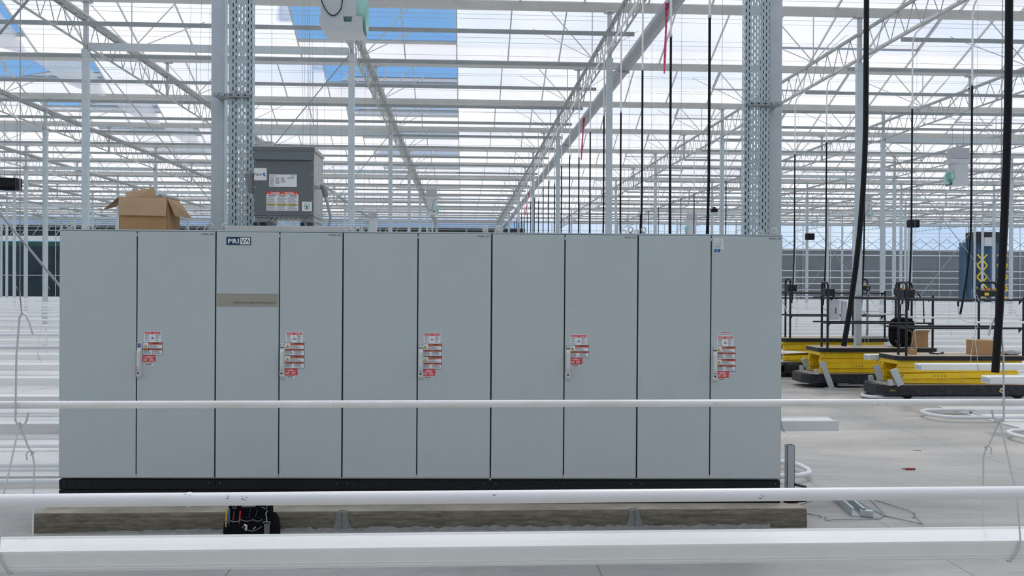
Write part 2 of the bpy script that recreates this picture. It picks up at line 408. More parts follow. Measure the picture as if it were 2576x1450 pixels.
struct(bwall.build('wall_back'), 'far end wall: dark glazing left, grey panels right')
w = MB(); w.poly([(XL, YB+.05, 6.75), (5.5, YB+.05, 6.75), (5.5, YB+.05, GH+1.2), (XL, YB+.05, GH+1.2)], glass_mat('sky_painted_glass', (.3, .42, .6), .45, (.8, .9, 1)))  # blue of the sky beyond is put into this glass colour
w.poly([(5.5, YB+.05, 5.1), (XR, YB+.05, 5.1), (XR, YB+.05, GH+.8), (5.5, YB+.05, GH+.8)], MATS['hanging_film'])
struct(w.build('window_back'), 'upper glazing of the far end wall')
fr = MB()
for i in range(-23, 25):
    x = X0+2.5*i; fr.bar((x, YB-.05, .3), (x, YB-.05, GH), .07, .06, alu)
for z in (.6, 2.45, 6.3, 6.8, 7.2): fr.bar((XL, YB-.07, z), (5.5, YB-.07, z), .05, .06, alu)
for z in (.9, 1.5, 2.05, 2.6, 3.2, 4.6, 5.75, 6.25, 6.6): fr.bar((5.5, YB-.3, z), (XR, YB-.3, z), .06, .07, white)
for i in range(60):
    x = -46+i*.95
    if x < -3: fr.bar((x, YB-.1, 5.9), (x+.55, YB-.1, 6.7), .05, .06, alu)
for i in range(44):
    x = 6+i*1.25
    fr.bar((x, YB-.12, 5.2), (x+1.25, YB-.12, 6.1), .03, .04, alu_d); fr.bar((x+1.25, YB-.12, 5.2), (x, YB-.12, 6.1), .03, .04, alu_d)
struct(fr.build('trim_60'), 'rails and mullions of the far end wall')

# ------------------------------------------------------------------ columns, trusses, ties, braces
cw = .115
cm = MB().box((-cw/2, -cw/2, 0), (cw/2, cw/2, 6.35), galv)
cm.box((-cw/2-.008, -cw/2-.008, 6.2), (cw/2+.008, cw/2+.008, 6.35), galv)
cm.box((-.04, -.04, 6.35), (.04, .04, GH-.03), galv2).box((-.10, -.10, GH-.05), (.10, .10, GH-.025), alu)
cmesh = None
NCOL = []
def vis_x(X, Y, z=3, m=60):
    x = proj((X, Y, z))[0]; return -m < x < W+m
for j in range(0, 8):
    y = Y0+SY*j
    for k in range(-9, 11):
        if j == 0 and k not in (-1, 0): continue
        if not vis_x(colx(k), y): continue
        if cmesh is None:
            base = cm.build('steel_column', bevel=.006); o = base; cmesh = o
        else:
            o = cmesh.copy(); C.objects.link(o)
        o.location = (colx(k)-(.035 if j == 0 and k == 0 else 0), y, 0)
        where = 'standing nearest' if j == 0 else 'in the %s row back' % ORD[j-1]
        tag(o, 'galvanised roof column %s, %s' % (where, line_name(k)), 'column', 'galvanised roof columns')

# lattice truss along depth, one bay long, origin at its near end
def truss_bm():
    top = MB(); top.bar((0, .02, 6.94), (0, SY-.02, 6.94), .06, .05, trussm); top.bar((-.05, .02, 6.90), (-.05, SY-.02, 6.90), .03, .03, alu_d)
    top.bar((.05, .02, 6.98), (.05, SY-.02, 6.98), .03, .03, alu)
    bot = MB(); bot.tube([(0, .07, 6.42), (0, SY-.07, 6.42)], .022, trussm, 6)
    web = MB(); n = 16; st = (SY-.3)/n
    for i in range(n):
        a = .15+i*st; web.tube([(0, a, 6.42), (0, a+st/2, 6.92)], .009, trussm, 5); web.tube([(0, a+st/2, 6.92), (0, a+st, 6.42)], .009, trussm, 5)
    post = MB().box((-.03, SY/2-.03, 6.42), (.03, SY/2+.03, GH-.03), galv2).box((-.10, SY/2-.1, GH-.05), (.10, SY/2+.1, GH-.025), alu)
    st2 = []
    for yr in (2.4, 7.2):
        st_ = MB(); st2.append(st_)
        for dx, dy in ((-1.25, 0), (1.25, 0), (0, .0)):
            st_.tube([(0, yr, 6.95), (dx, yr+dy, z1-.05)], .013, alu, 5)
        for dx in (-.62, .62): st_.tube([(0, yr, 6.95), (dx*2, yr+1.1, z1-.50)], .011, alu, 5)
    return [top, bot, web, post]+st2
tp = truss_bm()
def merge(mbs):
    r = MB()
    for q in mbs:
        b = len(r.v); r.v += q.v
        for f, mi, s in zip(q.f, q.mi, q.sm): r.f.append(tuple(b+i for i in f)); r.mi.append(r._m(q.mats[mi])); r.sm.append(s)
    return r
near_t = None; far_t = None
for j in range(0, 7):
    y = Y0+SY*j
    for k in range(-9, 11):
        if not (vis_x(colx(k), y+SY, 6.9, 40) or vis_x(colx(k), y+SY*.7, 6.9, 40)): continue
        if j == 0 and not vis_x(colx(k), y+SY, 6.9): continue
        if j <= 2:
            if near_t is None:
                near_t = bpy.data.objects.new('lattice_truss', None); C.objects.link(near_t)
                for nm, q in zip(('top_chord', 'bottom_chord', 'web', 'gutter_post', 'ridge_strut', 'ridge_strut'), tp): q.build(nm, near_t)
                o = near_t
            else: o = copy_tree(near_t)
        else:
            if far_t is None: far_t = merge(tp).build('lattice_truss'); o = far_t
            else: o = far_t.copy(); C.objects.link(o)
        o.location = (colx(k), y, 0)
        tag(o, 'zinc lattice truss, %s bay back, %s' % (ORD[j], line_name(k)), 'truss', 'lattice trusses running away under the roof')

tie = MB().box((.06, -.05, 6.34), (SX-.06, .05, 6.47), galv)
to = None; bo = None
def rod(x0_, z0_, x1_, z1_): return MB().tube([(x0_, 0, z0_), (x1_, 0, z1_)], .012, wirem, 6)
BR = []
for j in range(0, 7):
    for k in (-8, -6, -4, -2, 2, 4, 6, 8):
        y = Y0+SY*j
        if not (vis_x(colx(k), y, 6) or vis_x(colx(k)+SX, y, 6)): continue
        if j > 0 and not (j == 1 and k < -2):
            if to is None: to = tie.build('tie_beam'); o = to
            else: o = to.copy(); C.objects.link(o)
            o.location = (colx(k), y, 0)
            tag(o, 'grey tie beam between column tops, %s row, %s' % (ORD[j-1], line_name(k)), 'beam', 'tie beams between column tops')
        if j <= 3 and k in (-2, 2, 4):
            for d in (0, 1):
                if j == 0 and k != -2: continue
                a = MB().tube([(.06, .07, 6.3), (SX-.06, .07, .25)] if d == 0 else [(.06, -.07, .25), (SX-.06, -.07, 6.3)], .011, wirem, 6).build('brace_rod')
                a.location = (colx(k), y, 0)
                tag(a, 'steel brace rod %s rightwards, %s row, %s' % ('falling' if d == 0 else 'rising', ORD[j], line_name(k)), 'brace')

# screen profiles across the hall
pl = None
pfl = [(-.02, 0), (.02, 0), (.03, .07), (-.03, .07)]
i = 0; y = 16.75
while y < YB-1:
    for side, (a, b) in (('left', (-48, 3.15)), ('right', (8.2, 52))):
        if side == 'right' and y > 70: continue
        o = MB().prism([(u, v+6.52) for u, v in pfl], 'X', a, b, alu_d).build('screen_profile'); o.location.y = y
        tag(o, 'slim grey screen profile spanning the %s half of the hall, %s one back' % (side, nth(i)), 'profile', 'horizontal screen profiles under the roof')
    i += 1; y += 2.4
# screen wires
for i in range(34):
    y = 13.6+i*.72+(.12 if i % 3 else 0); z = 6.40+(.10 if i % 2 else 0)
    o = MB().tube([(-30 if y < 24 else -40, y, z), (34 if y < 24 else 44, y, z)], .0028, wirem, 4).build('screen_wire')
    tag(o, 'thin horizontal wire strung across the hall under the trusses, %s from the camera' % nth(i), 'wire', 'horizontal screen wires')

# hanging film on the left: triangles between gutter line and ridge
for i, y in enumerate(GY):
    if y < 16 or y > 50: continue
    m = MB(); xf = -10.35; n = 8
    a = [(xf+.03*math.sin(3*t), y+.1+4.6*t/n, GH+.05-.18*math.sin(PI*t/n)) for t in range(n+1)]
    b = [(xf+.04*math.sin(2*t+1), y+.1+4.6*t/n, GH+.15+(RH-.1)*(1-abs(2*t/n-1))) for t in range(n+1)]
    vs = a+b; m.add(vs, [(t, t+1, n+1+t+1, n+1+t) for t in range(n)], film, True)
    m.add([Vector(v)+Vector((-.06, 0, 0)) for v in vs], [(t, t+1, n+1+t+1, n+1+t) for t in range(n)], film, True)
    o = m.build('plastic_film_sheet')
    tag(o, 'translucent film sheet in the roof triangle at left, %s bay back' % nth(i-5), 'plastic film', 'film sheets hung in the roof ridges at left')

# ------------------------------------------------------------------ cabinets
A = -.03; CO = Vector((-3.2554, 7.5636, 0)); cd = Vector((math.cos(A), math.sin(A), 0)); cn = Vector((math.sin(A), -math.cos(A), 0))
PADZ, PL = .148, .20; ZB = PADZ+PL; ZT = ZB+2.012; CDEP = .50
def cf(x, y):
    """point of the cabinet fronts seen at (x, y): (distance along the row, height)"""
    d = _f*F + _r*(x-W/2) - _u*(y-H/2); o = Vector((0, 0, CH)); t = (CO-o).dot(cn)/d.dot(cn); p = o+d*t
    return (p-CO).dot(cd), p.z
edges = [cf(x, 900)[0] for x in (146, 540.5, 860.5, 1234.5, 1602.5, 1966.5)]
splits = [cf(x, 900)[0] for x in (342.5, 701, 1049, 1418.5, 1786.5)]
def on(px, py):   # (s, z)
    return cf(px, py)
def lines(mb, x0, x1, z, n, dz, m, ragged=True, th=.0022, y=-.0012):
    for i in range(n):
        e = x1-(x1-x0)*(random.random()*.35 if ragged else 0)
        mb.box((x0, y, z-i*dz-th), (e, y+.0004, z-i*dz), m)
def tri(mb, cx, z, s, m, y): mb.poly([(cx-s/2, y, z), (cx+s/2, y, z), (cx, y, z+s*.87)], m)
def plate(mb, x0, z0_, x1, z1_, m, y0=-.001):   # thin plate, front at y0
    mb.box((x0, y0, z0_), (x1, .0, z1_), m)
def danger_label(x0, z1_, w=.135, h=.088):
    q = MB(); z0_ = z1_-h; plate(q, x0, z0_, x0+w, z1_, paper); i = .005
    plate(q, x0+i, z1_-i-.019, x0+w-i, z1_-i, redm, -.0016)
    q.text('DANGER', x0+.018, -.0022, z1_-.0195, .009, paper, width=.042, bold=.02); q.text('DANGER', x0+w-.060, -.0022, z1_-.0195, .009, paper, width=.042, bold=.02)
    tri(q, x0+.012, z1_-.0195, .009, paper, -.0022); tri(q, x0+w-.012, z1_-.0195, .009, paper, -.0022)
    lines(q, x0+.007, x0+.045, z1_-.030, 2, .005, inkm, True, .0022, -.0016); lines(q, x0+w-.045, x0+w-.008, z1_-.030, 2, .005, inkm, True, .0022, -.0016)
    lines(q, x0+.007, x0+.045, z1_-.043, 5, .0045, inkg, True, .0018, -.0016); lines(q, x0+w-.045, x0+w-.008, z1_-.043, 5, .0045, inkg, True, .0018, -.0016)
    lines(q, x0+.007, x0+.045, z1_-.070, 3, .0045, inkg, False, .0018, -.0016); lines(q, x0+w-.045, x0+w-.008, z1_-.070, 3, .0045, inkg, True, .0018, -.0016)
    cx = x0+w/2
    tri(q, cx, z1_-.063, .036, inkg, -.0016); tri(q, cx, z1_-.0612, .030, paper, -.0020)
    q.box((cx-.006, -.0024, z1_-.061), (cx+.006, -.002, z1_-.055), inkm); q.box((cx-.003, -.0024, z1_-.055), (cx+.003, -.002, z1_-.049), inkm)
    return q
def warning_label(x0, z1_, w=.160, h=.104, head='WARNING', second='bolt'):
    q = MB(); z0_ = z1_-h; plate(q, x0, z0_, x0+w, z1_, inkm); b = .003
    zc = z1_-h*.49; xs = x0+w*.30
    plate(q, x0+b, zc+b/2, xs-b/2, z1_-b, paper, -.0015)
    cx = (x0+xs)/2; tri(q, cx, zc+.008, .034, inkm, -.002); tri(q, cx, zc+.0098, .028, yelm, -.0024)
    if second == 'bolt': q.poly([(cx+.003, -.0028, zc+.028), (cx-.004, -.0028, zc+.019), (cx, -.0028, zc+.019), (cx-.003, -.0028, zc+.011), (cx+.005, -.0028, zc+.021), (cx+.001, -.0028, zc+.021)], inkm)
    else: q.box((cx-.0012, -.0028, zc+.016), (cx+.0012, -.0024, zc+.028), inkm); q.box((cx-.0012, -.0028, zc+.012), (cx+.0012, -.0024, zc+.014), inkm)
    plate(q, xs+b/2, zc+.032, x0+w-b, z1_-b, orgm, -.0015)
    q.text(head, x0+w*.5, -.0022, z1_-.0125, .0085, inkm, width=.056, bold=.03)
    plate(q, xs+b/2, zc+b/2, x0+w-b, zc+.0305, paper, -.0015)
    lines(q, xs+.006, xs+.06, zc+.026, 1, .006, inkm, False, .0038, -.002); lines(q, xs+.006, x0+w-.018, zc+.017, 3, .0046, inkg, True, .0024, -.002)
    xm = x0+w/2; zl = zc-.0125
    for a, c in ((x0+b, xm-b/2), (xm+b/2, x0+w-b)):
        plate(q, a, zl, c, zc-b/2, orgm, -.0015); q.text(head, a+.010, -.0022, zl+.0025, .0068, inkm, width=c-a-.022, bold=.03)
        plate(q, a, z0_+b, c, zl-.0015, paper, -.0015)
        lines(q, a+.004, a+.052, zl-.005, 1, .005, inkm, False, .0034, -.002); lines(q, a+.004, c-.006, zl-.011, 5, .0046, inkg, True, .0024, -.002)
    return q
def red_label(x0, z1_, w=.105, h=.052):
    q = MB(); plate(q, x0, z1_-h, x0+w, z1_, redm)
    q.text('DANGER', x0+w*.38, -.0016, z1_-.009, .005, paper, width=.026)
    lines(q, x0+.006, x0+w-.008, z1_-.011, 1, .005, paper, False, .003, -.0016); lines(q, x0+.026, x0+w-.028, z1_-.0175, 1, .005, paper, False, .003, -.0016)
    lines(q, x0+.008, x0+w*.43, z1_-.027, 4, .0052, paper, True, .0022, -.0016); lines(q, x0+w*.52, x0+w-.008, z1_-.027, 4, .0052, paper, True, .0022, -.0016)
    return q
def small_label(x0, z1_, w=.072, h=.022):
    q = MB(); plate(q, x0, z1_-h, x0+w, z1_, paper); plate(q, x0, z1_-.004, x0+w, z1_, redm, -.0014); lines(q, x0+.010, x0+w-.010, z1_-.009, 2, .005, inkm, False, .003, -.0016); return q

caps = {'A': 'leftmost of five, with the open cardboard box on top', 'B': 'second, with navy name plate and beige slogan strip', 'C': 'middle one of the five',
        'D': 'fourth, left of the end cabinet', 'E': 'right end one, with white and blue stickers at top'}
S = []    # sticker positions: left edge of warning block, top of danger label etc, in photo pixels
spec = {   # danger(x,y), warn list(x,y,kind), red(x,y), small(x,y), handle(x,ytop,ybot)
 'A': ((361.5, 835.5), [(358, 863.5, 'bolt')], (357.5, 896), (361.5, 915.5), (344, 864, 953)),
 'B': ((718.5, 836.5), [(715, 864, 'bolt'), (715, 896.5, 'bolt')], (715, 929), (718, 946.5), (703.5, 865, 953)),
 'C': ((1065, 838), [(1061.5, 865.5, 'bolt'), (1061.5, 897.5, 'bolt')], (1061.5, 929.5), (1065, 947), (1052, 865, 953.5)),
 'D': ((1434, 841.5), [(1431.5, 868, 'bolt')], (1431.5, 899.5), (1435, 917), (1422, 866, 955)),
 'E': ((1803, 844), [(1800.5, 870.5, 'bolt'), (1800.5, 902, 'excl')], (1800.5, 933), (1804, 950), (1791, 870, 958))}
CABS = {}
for ci, L in enumerate('ABCDE'):
    e0, e1, sp_ = edges[ci], edges[ci+1], splits[ci]
    root = empty('electrical_cabinet', CO+cd*e0+Vector((0, 0, PADZ+.008-.0024*e0)), 'grey double-door cabinet, '+caps[L], 'cabinet', A, 'row of five control cabinets')
    root.rotation_euler.y = .0024; CABS[L] = root; w_ = e1-e0; zb = PL; zt = ZT-PADZ
    MB().box((.0005, .022, zb), (w_-.0005, CDEP, zt), cabm).box((.002, .012, zt-.004), (w_-.002, CDEP, zt+.006), cabm).box((.0005, .016, zb+.01), (w_-.0005, .0225, zt-.01), cabd).build('body', root)
    pm = MB().box((.006, .03, 0), (w_-.006, CDEP-.02, zb-.008), black).box((.0, .015, .0), (w_, .035, .105), black).box((0, .018, .11), (w_, .035, zb-.012), black)
    for x in (.045, w_-.045): pm.tube([(x, .016, zb-.035), (x, .008, zb-.035)], .007, lockm, 8); pm.tube([(x, .013, .03), (x, .006, .03)], .007, lockm, 8)
    for i in range(26):
        x = random.uniform(.03, w_-.03); z = random.uniform(zb-.08, zb-.02) if i % 3 else random.uniform(.005, .1); a_ = random.uniform(.0008, .0022); pm.poly([(x-a_, .0142 if z < .105 else .0172, z-a_), (x+a_, .0142 if z < .105 else .0172, z-a_), (x, .0142 if z < .105 else .0172, z+a_)], cement)
    pm.build('plinth', root, bevel=.004)
    ds = sp_-e0
    for di, (a, b) in enumerate(((.006, ds-.005), (ds+.005, w_-.006))):
        d = MB().box((a, 0, zb+.012), (b, .022, zt-.010), cabm).build('door', root, bevel=.003)
        if di == 0 and L == 'B':
            s0, zz0 = on(568, 618); s1, zz1 = on(630, 598); s0 -= e0; s1 -= e0; zz0 -= PADZ; zz1 -= PADZ
            q = MB(); plate(q, s0, zz0, s1, zz1, navy, -.003); pw = s1-s0; ph = zz1-zz0; xm = s0+pw*.56
            plate(q, xm, zz0+ph*.10, s1-ph*.10, zz1-ph*.10, paper, -.0036)
            q.text('PRI', s0+pw*.07, -.0038, zz0+ph*.22, ph*.55, paper, width=pw*.44, bold=.035, spacing=1.15)
            th = pw*.028
            def stroke(p0, p1, m=navy): q.bar((p0[0], -.0042, p0[1]), (p1[0], -.0042, p1[1]), .001, th, m)
            zl, zh = zz0+ph*.22, zz0+ph*.78; cx = xm+pw*.11
            stroke((cx-pw*.075, zh), (cx, zl)); stroke((cx+pw*.075, zh), (cx, zl)); cx += pw*.185
            stroke((cx-pw*.075, zl), (cx, zh)); stroke((cx+pw*.075, zl), (cx, zh))
            q.build('name_plate', d, label='navy and white plate reading PRIVA')
            s0, zz0 = on(543, 772.5); s1, zz1 = on(699.5, 741); s0 -= e0; s1 -= e0; zz0 -= PADZ; zz1 -= PADZ
            q = MB(); plate(q, s0+.004, zz0, s1-.004, zz1, taupe, -.002)
            t0 = on(585.5, 766)[0]-e0; t1 = on(691.5, 766)[0]-e0
            q.text('CREATING A CLIMATE FOR GROWTH', t0, -.0028, zz0+(zz1-zz0)*.22, .0155, inkm, width=t1-t0)
            q.build('slogan_strip', d, label='beige strip lettered CREATING A CLIMATE FOR GROWTH')
        if di == 1:
            s0 = w_-.115; q = MB(); q.text('PANEL 23'+L, s0, -.0006, zt-.034, .0135, inkm, width=.098, bold=.005); q.build('panel_name', d)
            (dx, dy), ws, (rx, ry), (mx_, my_), (hx, h0, h1) = spec[L]
            s, z = on(dx, dy); danger_label(s-e0, z-PADZ).build('danger_label', d)
            for wx, wy, kd in ws:
                s, z = on(wx, wy); warning_label(s-e0, z-PADZ, second=kd).build('warning_label', d)
            s, z = on(mx_, my_); small_label(s-e0, z-PADZ+.002).build('small_label', d)
            s, z = on(rx, ry); red_label(s-e0, z-PADZ).build('red_label', d)
            # swing handle
            s, z = on(hx, h0); z_b = on(hx, h1)[1]-PADZ; s -= e0; z -= PADZ; hw = .040
            hd = MB()
            hd.box((s+.002, -.012, z_b), (s+hw, 0, z), handm)
            hd.prism([(-.012, z-.045), (-.030, z-.07), (-.034, z_b+.10), (-.026, z_b+.065), (-.012, z_b+.065)], 'X', s+.005, s+hw-.004, handm)
            hd.prism([(-.012, z_b+.008), (-.024, z_b+.015), (-.026, z_b+.062), (-.012, z_b+.062)], 'X', s+.002, s+hw-.001, handm)
            hd.tube([(s+hw*.48, -.024, z_b+.042), (s+hw*.48, -.029, z_b+.042)], .0085, lockm, 14)
            plate(hd, s+.006, z-.040, s+hw-.006, z-.006, navy if L != 'A' else bluem, -.0135)
            plate(hd, s+.009, z-.032, s+hw-.009, z-.008, paper if L != 'A' else mat('label_violet', (.25, .1, .3), .4), -.0142)
            if L != 'A':
                hd.bar((s+.015, -.0148, z-.016), (s+.026, -.0148, z-.012), .0006, .002, inkm); hd.bar((s+.015, -.0148, z-.026), (s+.025, -.0148, z-.022), .0006, .003, inkm)
            hd.build('handle', d, bevel=.003, label='pale grey swing handle with round lock')
            if L == 'E':
                s, z = on(1813, 835.5); q = MB(); s -= e0; z -= PADZ; plate(q, s, z-.026, s+.070, z, paper); plate(q, s, z-.006, s+.070, z, redm, -.0014)
                q.text('600 VOLTS', s+.005, -.0016, z-.020, .0085, inkm, width=.060, bold=.02); q.build('voltage_label', d)
                s, z = on(1794.5, 598.5); s -= e0; z -= PADZ
                q = MB(); plate(q, s, z-.030, s+.074, z, paper); q.text('C US', s+.006, -.0014, z-.021, .010, inkm, width=.026); lines(q, s+.038, s+.068, z-.006, 4, .006, inkg)
                plate(q, s, z-.088, s+.078, z-.032, paper); lines(q, s+.005, s+.072, z-.037, 1, .005, inkg, False, .005); lines(q, s+.007, s+.070, z-.049, 7, .0052, inkg); q.build('rating_label', d)
                q = MB(); s, z = on(1795.5, 626); s -= e0; z -= PADZ; plate(q, s, z-.023, s+.048, z, bluem); q.lathe([(.005, 0), (.0075, .0008)], paper, Matrix.Translation((s+.024, -.0012, z-.0115)) @ Matrix.Rotation(PI/2, 4, 'X')); q.build('blue_label', d)
        else:
            for z in (zt-.05, zb+.014): MB().box((ds-.0045, -.002, z), (ds+.0045, .02, z+.024), alu).build('hinge', root)
    for x in (.055, w_-.055):
        for y in (.06, CDEP-.06):
            eb = MB(); eb.tube([(x, y, zt+.004), (x, y, zt+.016)], .018, brass, 12)
            R = .021; ang = .6 if x < .3 else -.5
            eb.tube([(x+R*math.cos(t)*math.cos(ang), y+R*math.cos(t)*math.sin(ang), zt+.040+R*math.sin(t)) for t in [2*PI*i/18 for i in range(18)]], .0065, alu, 8, closed=True)
            eb.build('eye_bolt', root)

# concrete pad
pl0 = at(84, 1343, Z=0); pr0 = at(2030, 1328, Z=0)
pdir = (pr0-pl0).normalized(); plen = (pr0-pl0).length; pang = math.atan2(pdir.y, pdir.x)
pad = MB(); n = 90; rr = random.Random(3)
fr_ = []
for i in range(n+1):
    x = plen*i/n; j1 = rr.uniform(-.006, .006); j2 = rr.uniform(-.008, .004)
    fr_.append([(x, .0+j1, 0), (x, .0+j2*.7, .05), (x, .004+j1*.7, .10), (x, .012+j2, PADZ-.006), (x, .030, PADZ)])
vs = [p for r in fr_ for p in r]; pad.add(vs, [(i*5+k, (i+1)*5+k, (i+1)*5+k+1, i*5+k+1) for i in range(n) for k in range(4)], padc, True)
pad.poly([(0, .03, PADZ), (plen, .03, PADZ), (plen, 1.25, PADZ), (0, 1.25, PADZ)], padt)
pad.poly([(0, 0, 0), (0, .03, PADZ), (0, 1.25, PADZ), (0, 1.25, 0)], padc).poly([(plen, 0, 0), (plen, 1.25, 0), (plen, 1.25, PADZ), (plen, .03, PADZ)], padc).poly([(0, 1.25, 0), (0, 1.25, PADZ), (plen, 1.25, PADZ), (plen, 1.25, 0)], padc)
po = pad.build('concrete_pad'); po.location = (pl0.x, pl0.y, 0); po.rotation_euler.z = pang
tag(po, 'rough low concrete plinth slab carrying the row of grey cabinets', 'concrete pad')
def pad_pt(px): return (at(px, 1335, Z=.02)-pl0).dot(pdir)
for px, wd in ((858, .07), (1603, .065)):
    q = MB(); c = pad_pt(px); prof_ = [(c-wd*1.7, 0), (c-wd*1.0, .02), (c-wd*.78, .07), (c-wd*.62, .148), (c+wd*.6, .149), (c+wd*.75, .08), (c+wd*.95, .03), (c+wd*1.7, 0)]
    q.add([(x, -.008, z) for x, z in prof_] + [(x, .012, z) for x, z in prof_], [tuple(range(8)), tuple(reversed(range(8, 16)))] + [(i, i+8, (i+1) % 8+8, (i+1) % 8) for i in range(8)], cement)
    q.box((c-.004, -.0095, .005), (c+.003, -.008, .149), padc); q.box((c-wd*.5, .0, .1481), (c+wd*.5, .07, .1488), cement)
    q.build('cement_smear', po)
q = MB(); rr = random.Random(5)
pts = [(.15+(plen-.45)*i/160, -.012-rr.random()*.025) for i in range(161)]
q.add([(x, y, -.001) for x, y in pts] + [(x, .0, min(1, i/40)*(.016+rr.random()*.022)+.003) for i, (x, y) in enumerate(pts)], [(i, i+1, 161+i+1, 161+i) for i in range(160)], cement, True); q.build('mortar_skirt', po)
q = MB()
for i in range(150):
    x = rr.uniform(.1, plen-.1); z = rr.uniform(.02, .125); a_ = rr.uniform(.001, .0035); q.poly([(x-a_, -.0085, z), (x, -.0085, z-a_*.8), (x+a_*1.3, -.0085, z), (x, -.0085, z+a_)], cabd)
o = q.build('surface_pits', po); o['kind'] = 'stuff'

# ------------------------------------------------------------------ growing gutters, grow pipes, hangers, hoses
GR = 1.92; GY0 = 4.40; GZ = .62
def row_y(n): return GY0+GR*n
gp = [(-.115, .0), (-.085, -.0), (-.080, -.008), (-.075, .0), (.0, .012), (.10, .0), (.125, .0), (.125, .012), (.118, .090), (.095, .098), (.0, .112), (-.09, .098), (-.118, .092)]
# profile: front wall on the -Y side, shallow crowned top with a lip at each edge
gp = [(-.105, 0), (.105, 0), (.118, .088), (.118, .100), (.108, .100), (.104, .092), (.03, .084), (-.098, .086), (-.104, .096), (-.120, .096), (-.120, .086)]
gin = [(-.085, .012), (.085, .012), (.098, .070), (0, .078), (-.098, .070)]
def gutter_mb(x0, x1):
    m = MB().prism([(u, v) for u, v in gp], 'X', x0, x1, white)
    m.prism([(u, v) for u, v in gin], 'X', x0-.004, x0+.0, cabm)   # grey end plate, its tone standing in for the shaded hollow
    for z in (.012, .026): m.bar((x0+.01, -.1062-z*.15, z), (x1-.01, -.1062-z*.15, z), .003, .003, white)
    return m
def gutter(n, x0, x1, label, grp):
    o = gutter_mb(x0, x1).build('growing_gutter'); o.location = (0, row_y(n), GZ); return tag(o, label, 'growing gutter', grp)
gutter(0, -6.5, 7.5, 'long white growing gutter across the whole foreground, nearest the camera', 'white growing gutters')
last = int((YB-3-GY0)/GR)
for n in range(2, last+1):
    y = row_y(n); xm = 0.62*y+4
    gutter(n, -min(50, xm), 3.42 if n == 2 else 3.35, 'white growing gutter of the left block, %s row behind the cabinets' % nth(n-2), 'white growing gutters')
RS = {4: at(2480, 965, Y=row_y(4)).x, 5: at(2310, 930, Y=row_y(5)).x, 6: at(2180, 900, Y=row_y(6)).x, 7: at(2060, 880, Y=row_y(7)).x}
for n in range(4, last+1):
    y = row_y(n); xm = .56*y+6
    gutter(n, RS.get(n, 8.0), min(58, xm), 'white growing gutter of the right block, %s row, %s' % (nth(n-4), 'its open end by the lifts' if n < 8 else 'behind the lifts'), 'white growing gutters')

HP = 1.37; PR = .0178
def grow_pipe(n, x0, x1, label, bend=False, m=pipew, marks=None):
    y = row_y(n); pts = [(x0, 0, 0), (x1, 0, 0)]
    if bend: pts = [(x0-.20, 0, .25), (x0-.195, 0, .16), (x0-.15, 0, .06), (x0-.06, 0, .01), (x0+.05, 0, 0), (x1, 0, 0)]
    if not bend and n > 0: q = MB().tube(pts, PR, m, 8)
    else: q = MB().tube(pts, PR, m, 20 if not bend else 10)
    root = q.build('grow_pipe'); root.location = (0, y, HP); tag(root, label, 'pipe', 'white grow pipes')
    if bend: MB().tube([(x0-.20, 0, .25), (x0-.205, 0, .33)], .015, blackr, 8).build('hose_stub', root)
    return root
p1 = grow_pipe(0, -6, 7, 'white grow pipe crossing the lower third of the cabinets, upper of the two foreground pipes', m=pipes_)
p2 = grow_pipe(-1, -4, 5, 'thick white grow pipe in the foreground over the cabinet plinth, lower of the two pipes')
def marks(pipe, n, pts, rnd):
    y = row_y(n); q = MB()
    for px, py, w_ in pts:
        c = at(px, py, Y=y)
        for i in range(5):
            a = c.x+rnd.uniform(-w_, w_)*.8; 
            for sgn in (0,):
                dz = c.z-HP+rnd.uniform(-.006, .006); dz = max(-.016, min(.016, dz)); yy = -math.sqrt(max(PR*PR-dz*dz, 0))-.0006
                q.box((a, yy, dz-.0012), (a+rnd.uniform(.002, .008), yy+.001, dz-.0012+rnd.uniform(.0006, .0018)), scuff)
    q.build('scuff_marks', pipe)
rnd = random.Random(11)
marks(p1, 0, [(157, 1013, .03), (2205, 1018, .05), (1795, 1014, .01)], rnd)
marks(p2, -1, [(472, 1240, .012), (616, 1252, .008), (573, 1250, .006), (1243, 1246, .006), (1907, 1246, .006)], rnd)
for pipe, n, px in ((p2, -1, 476), (p1, 0, 830)):
    c = at(px, 1240, Y=row_y(n)); MB().tube([(c.x-.004, 0, 0), (c.x+.004, 0, 0)], PR+.0015, m := MATS['white_pipe_paint'], 20).build('weld_seam', pipe)
for n in range(2, 15): grow_pipe(n, -min(50, .6*row_y(n)+3), 2.9, 'white grow pipe of the left block, %s row behind the cabinets' % nth(n-2))
for n in range(4, 13): grow_pipe(n, {4: 8.0, 5: 8.0, 6: 8.05, 7: 8.1}.get(n, 8.1), .56*row_y(n)+5, 'white grow pipe of the right block with upturned end, %s row from the front' % nth(n-4), bend=True)

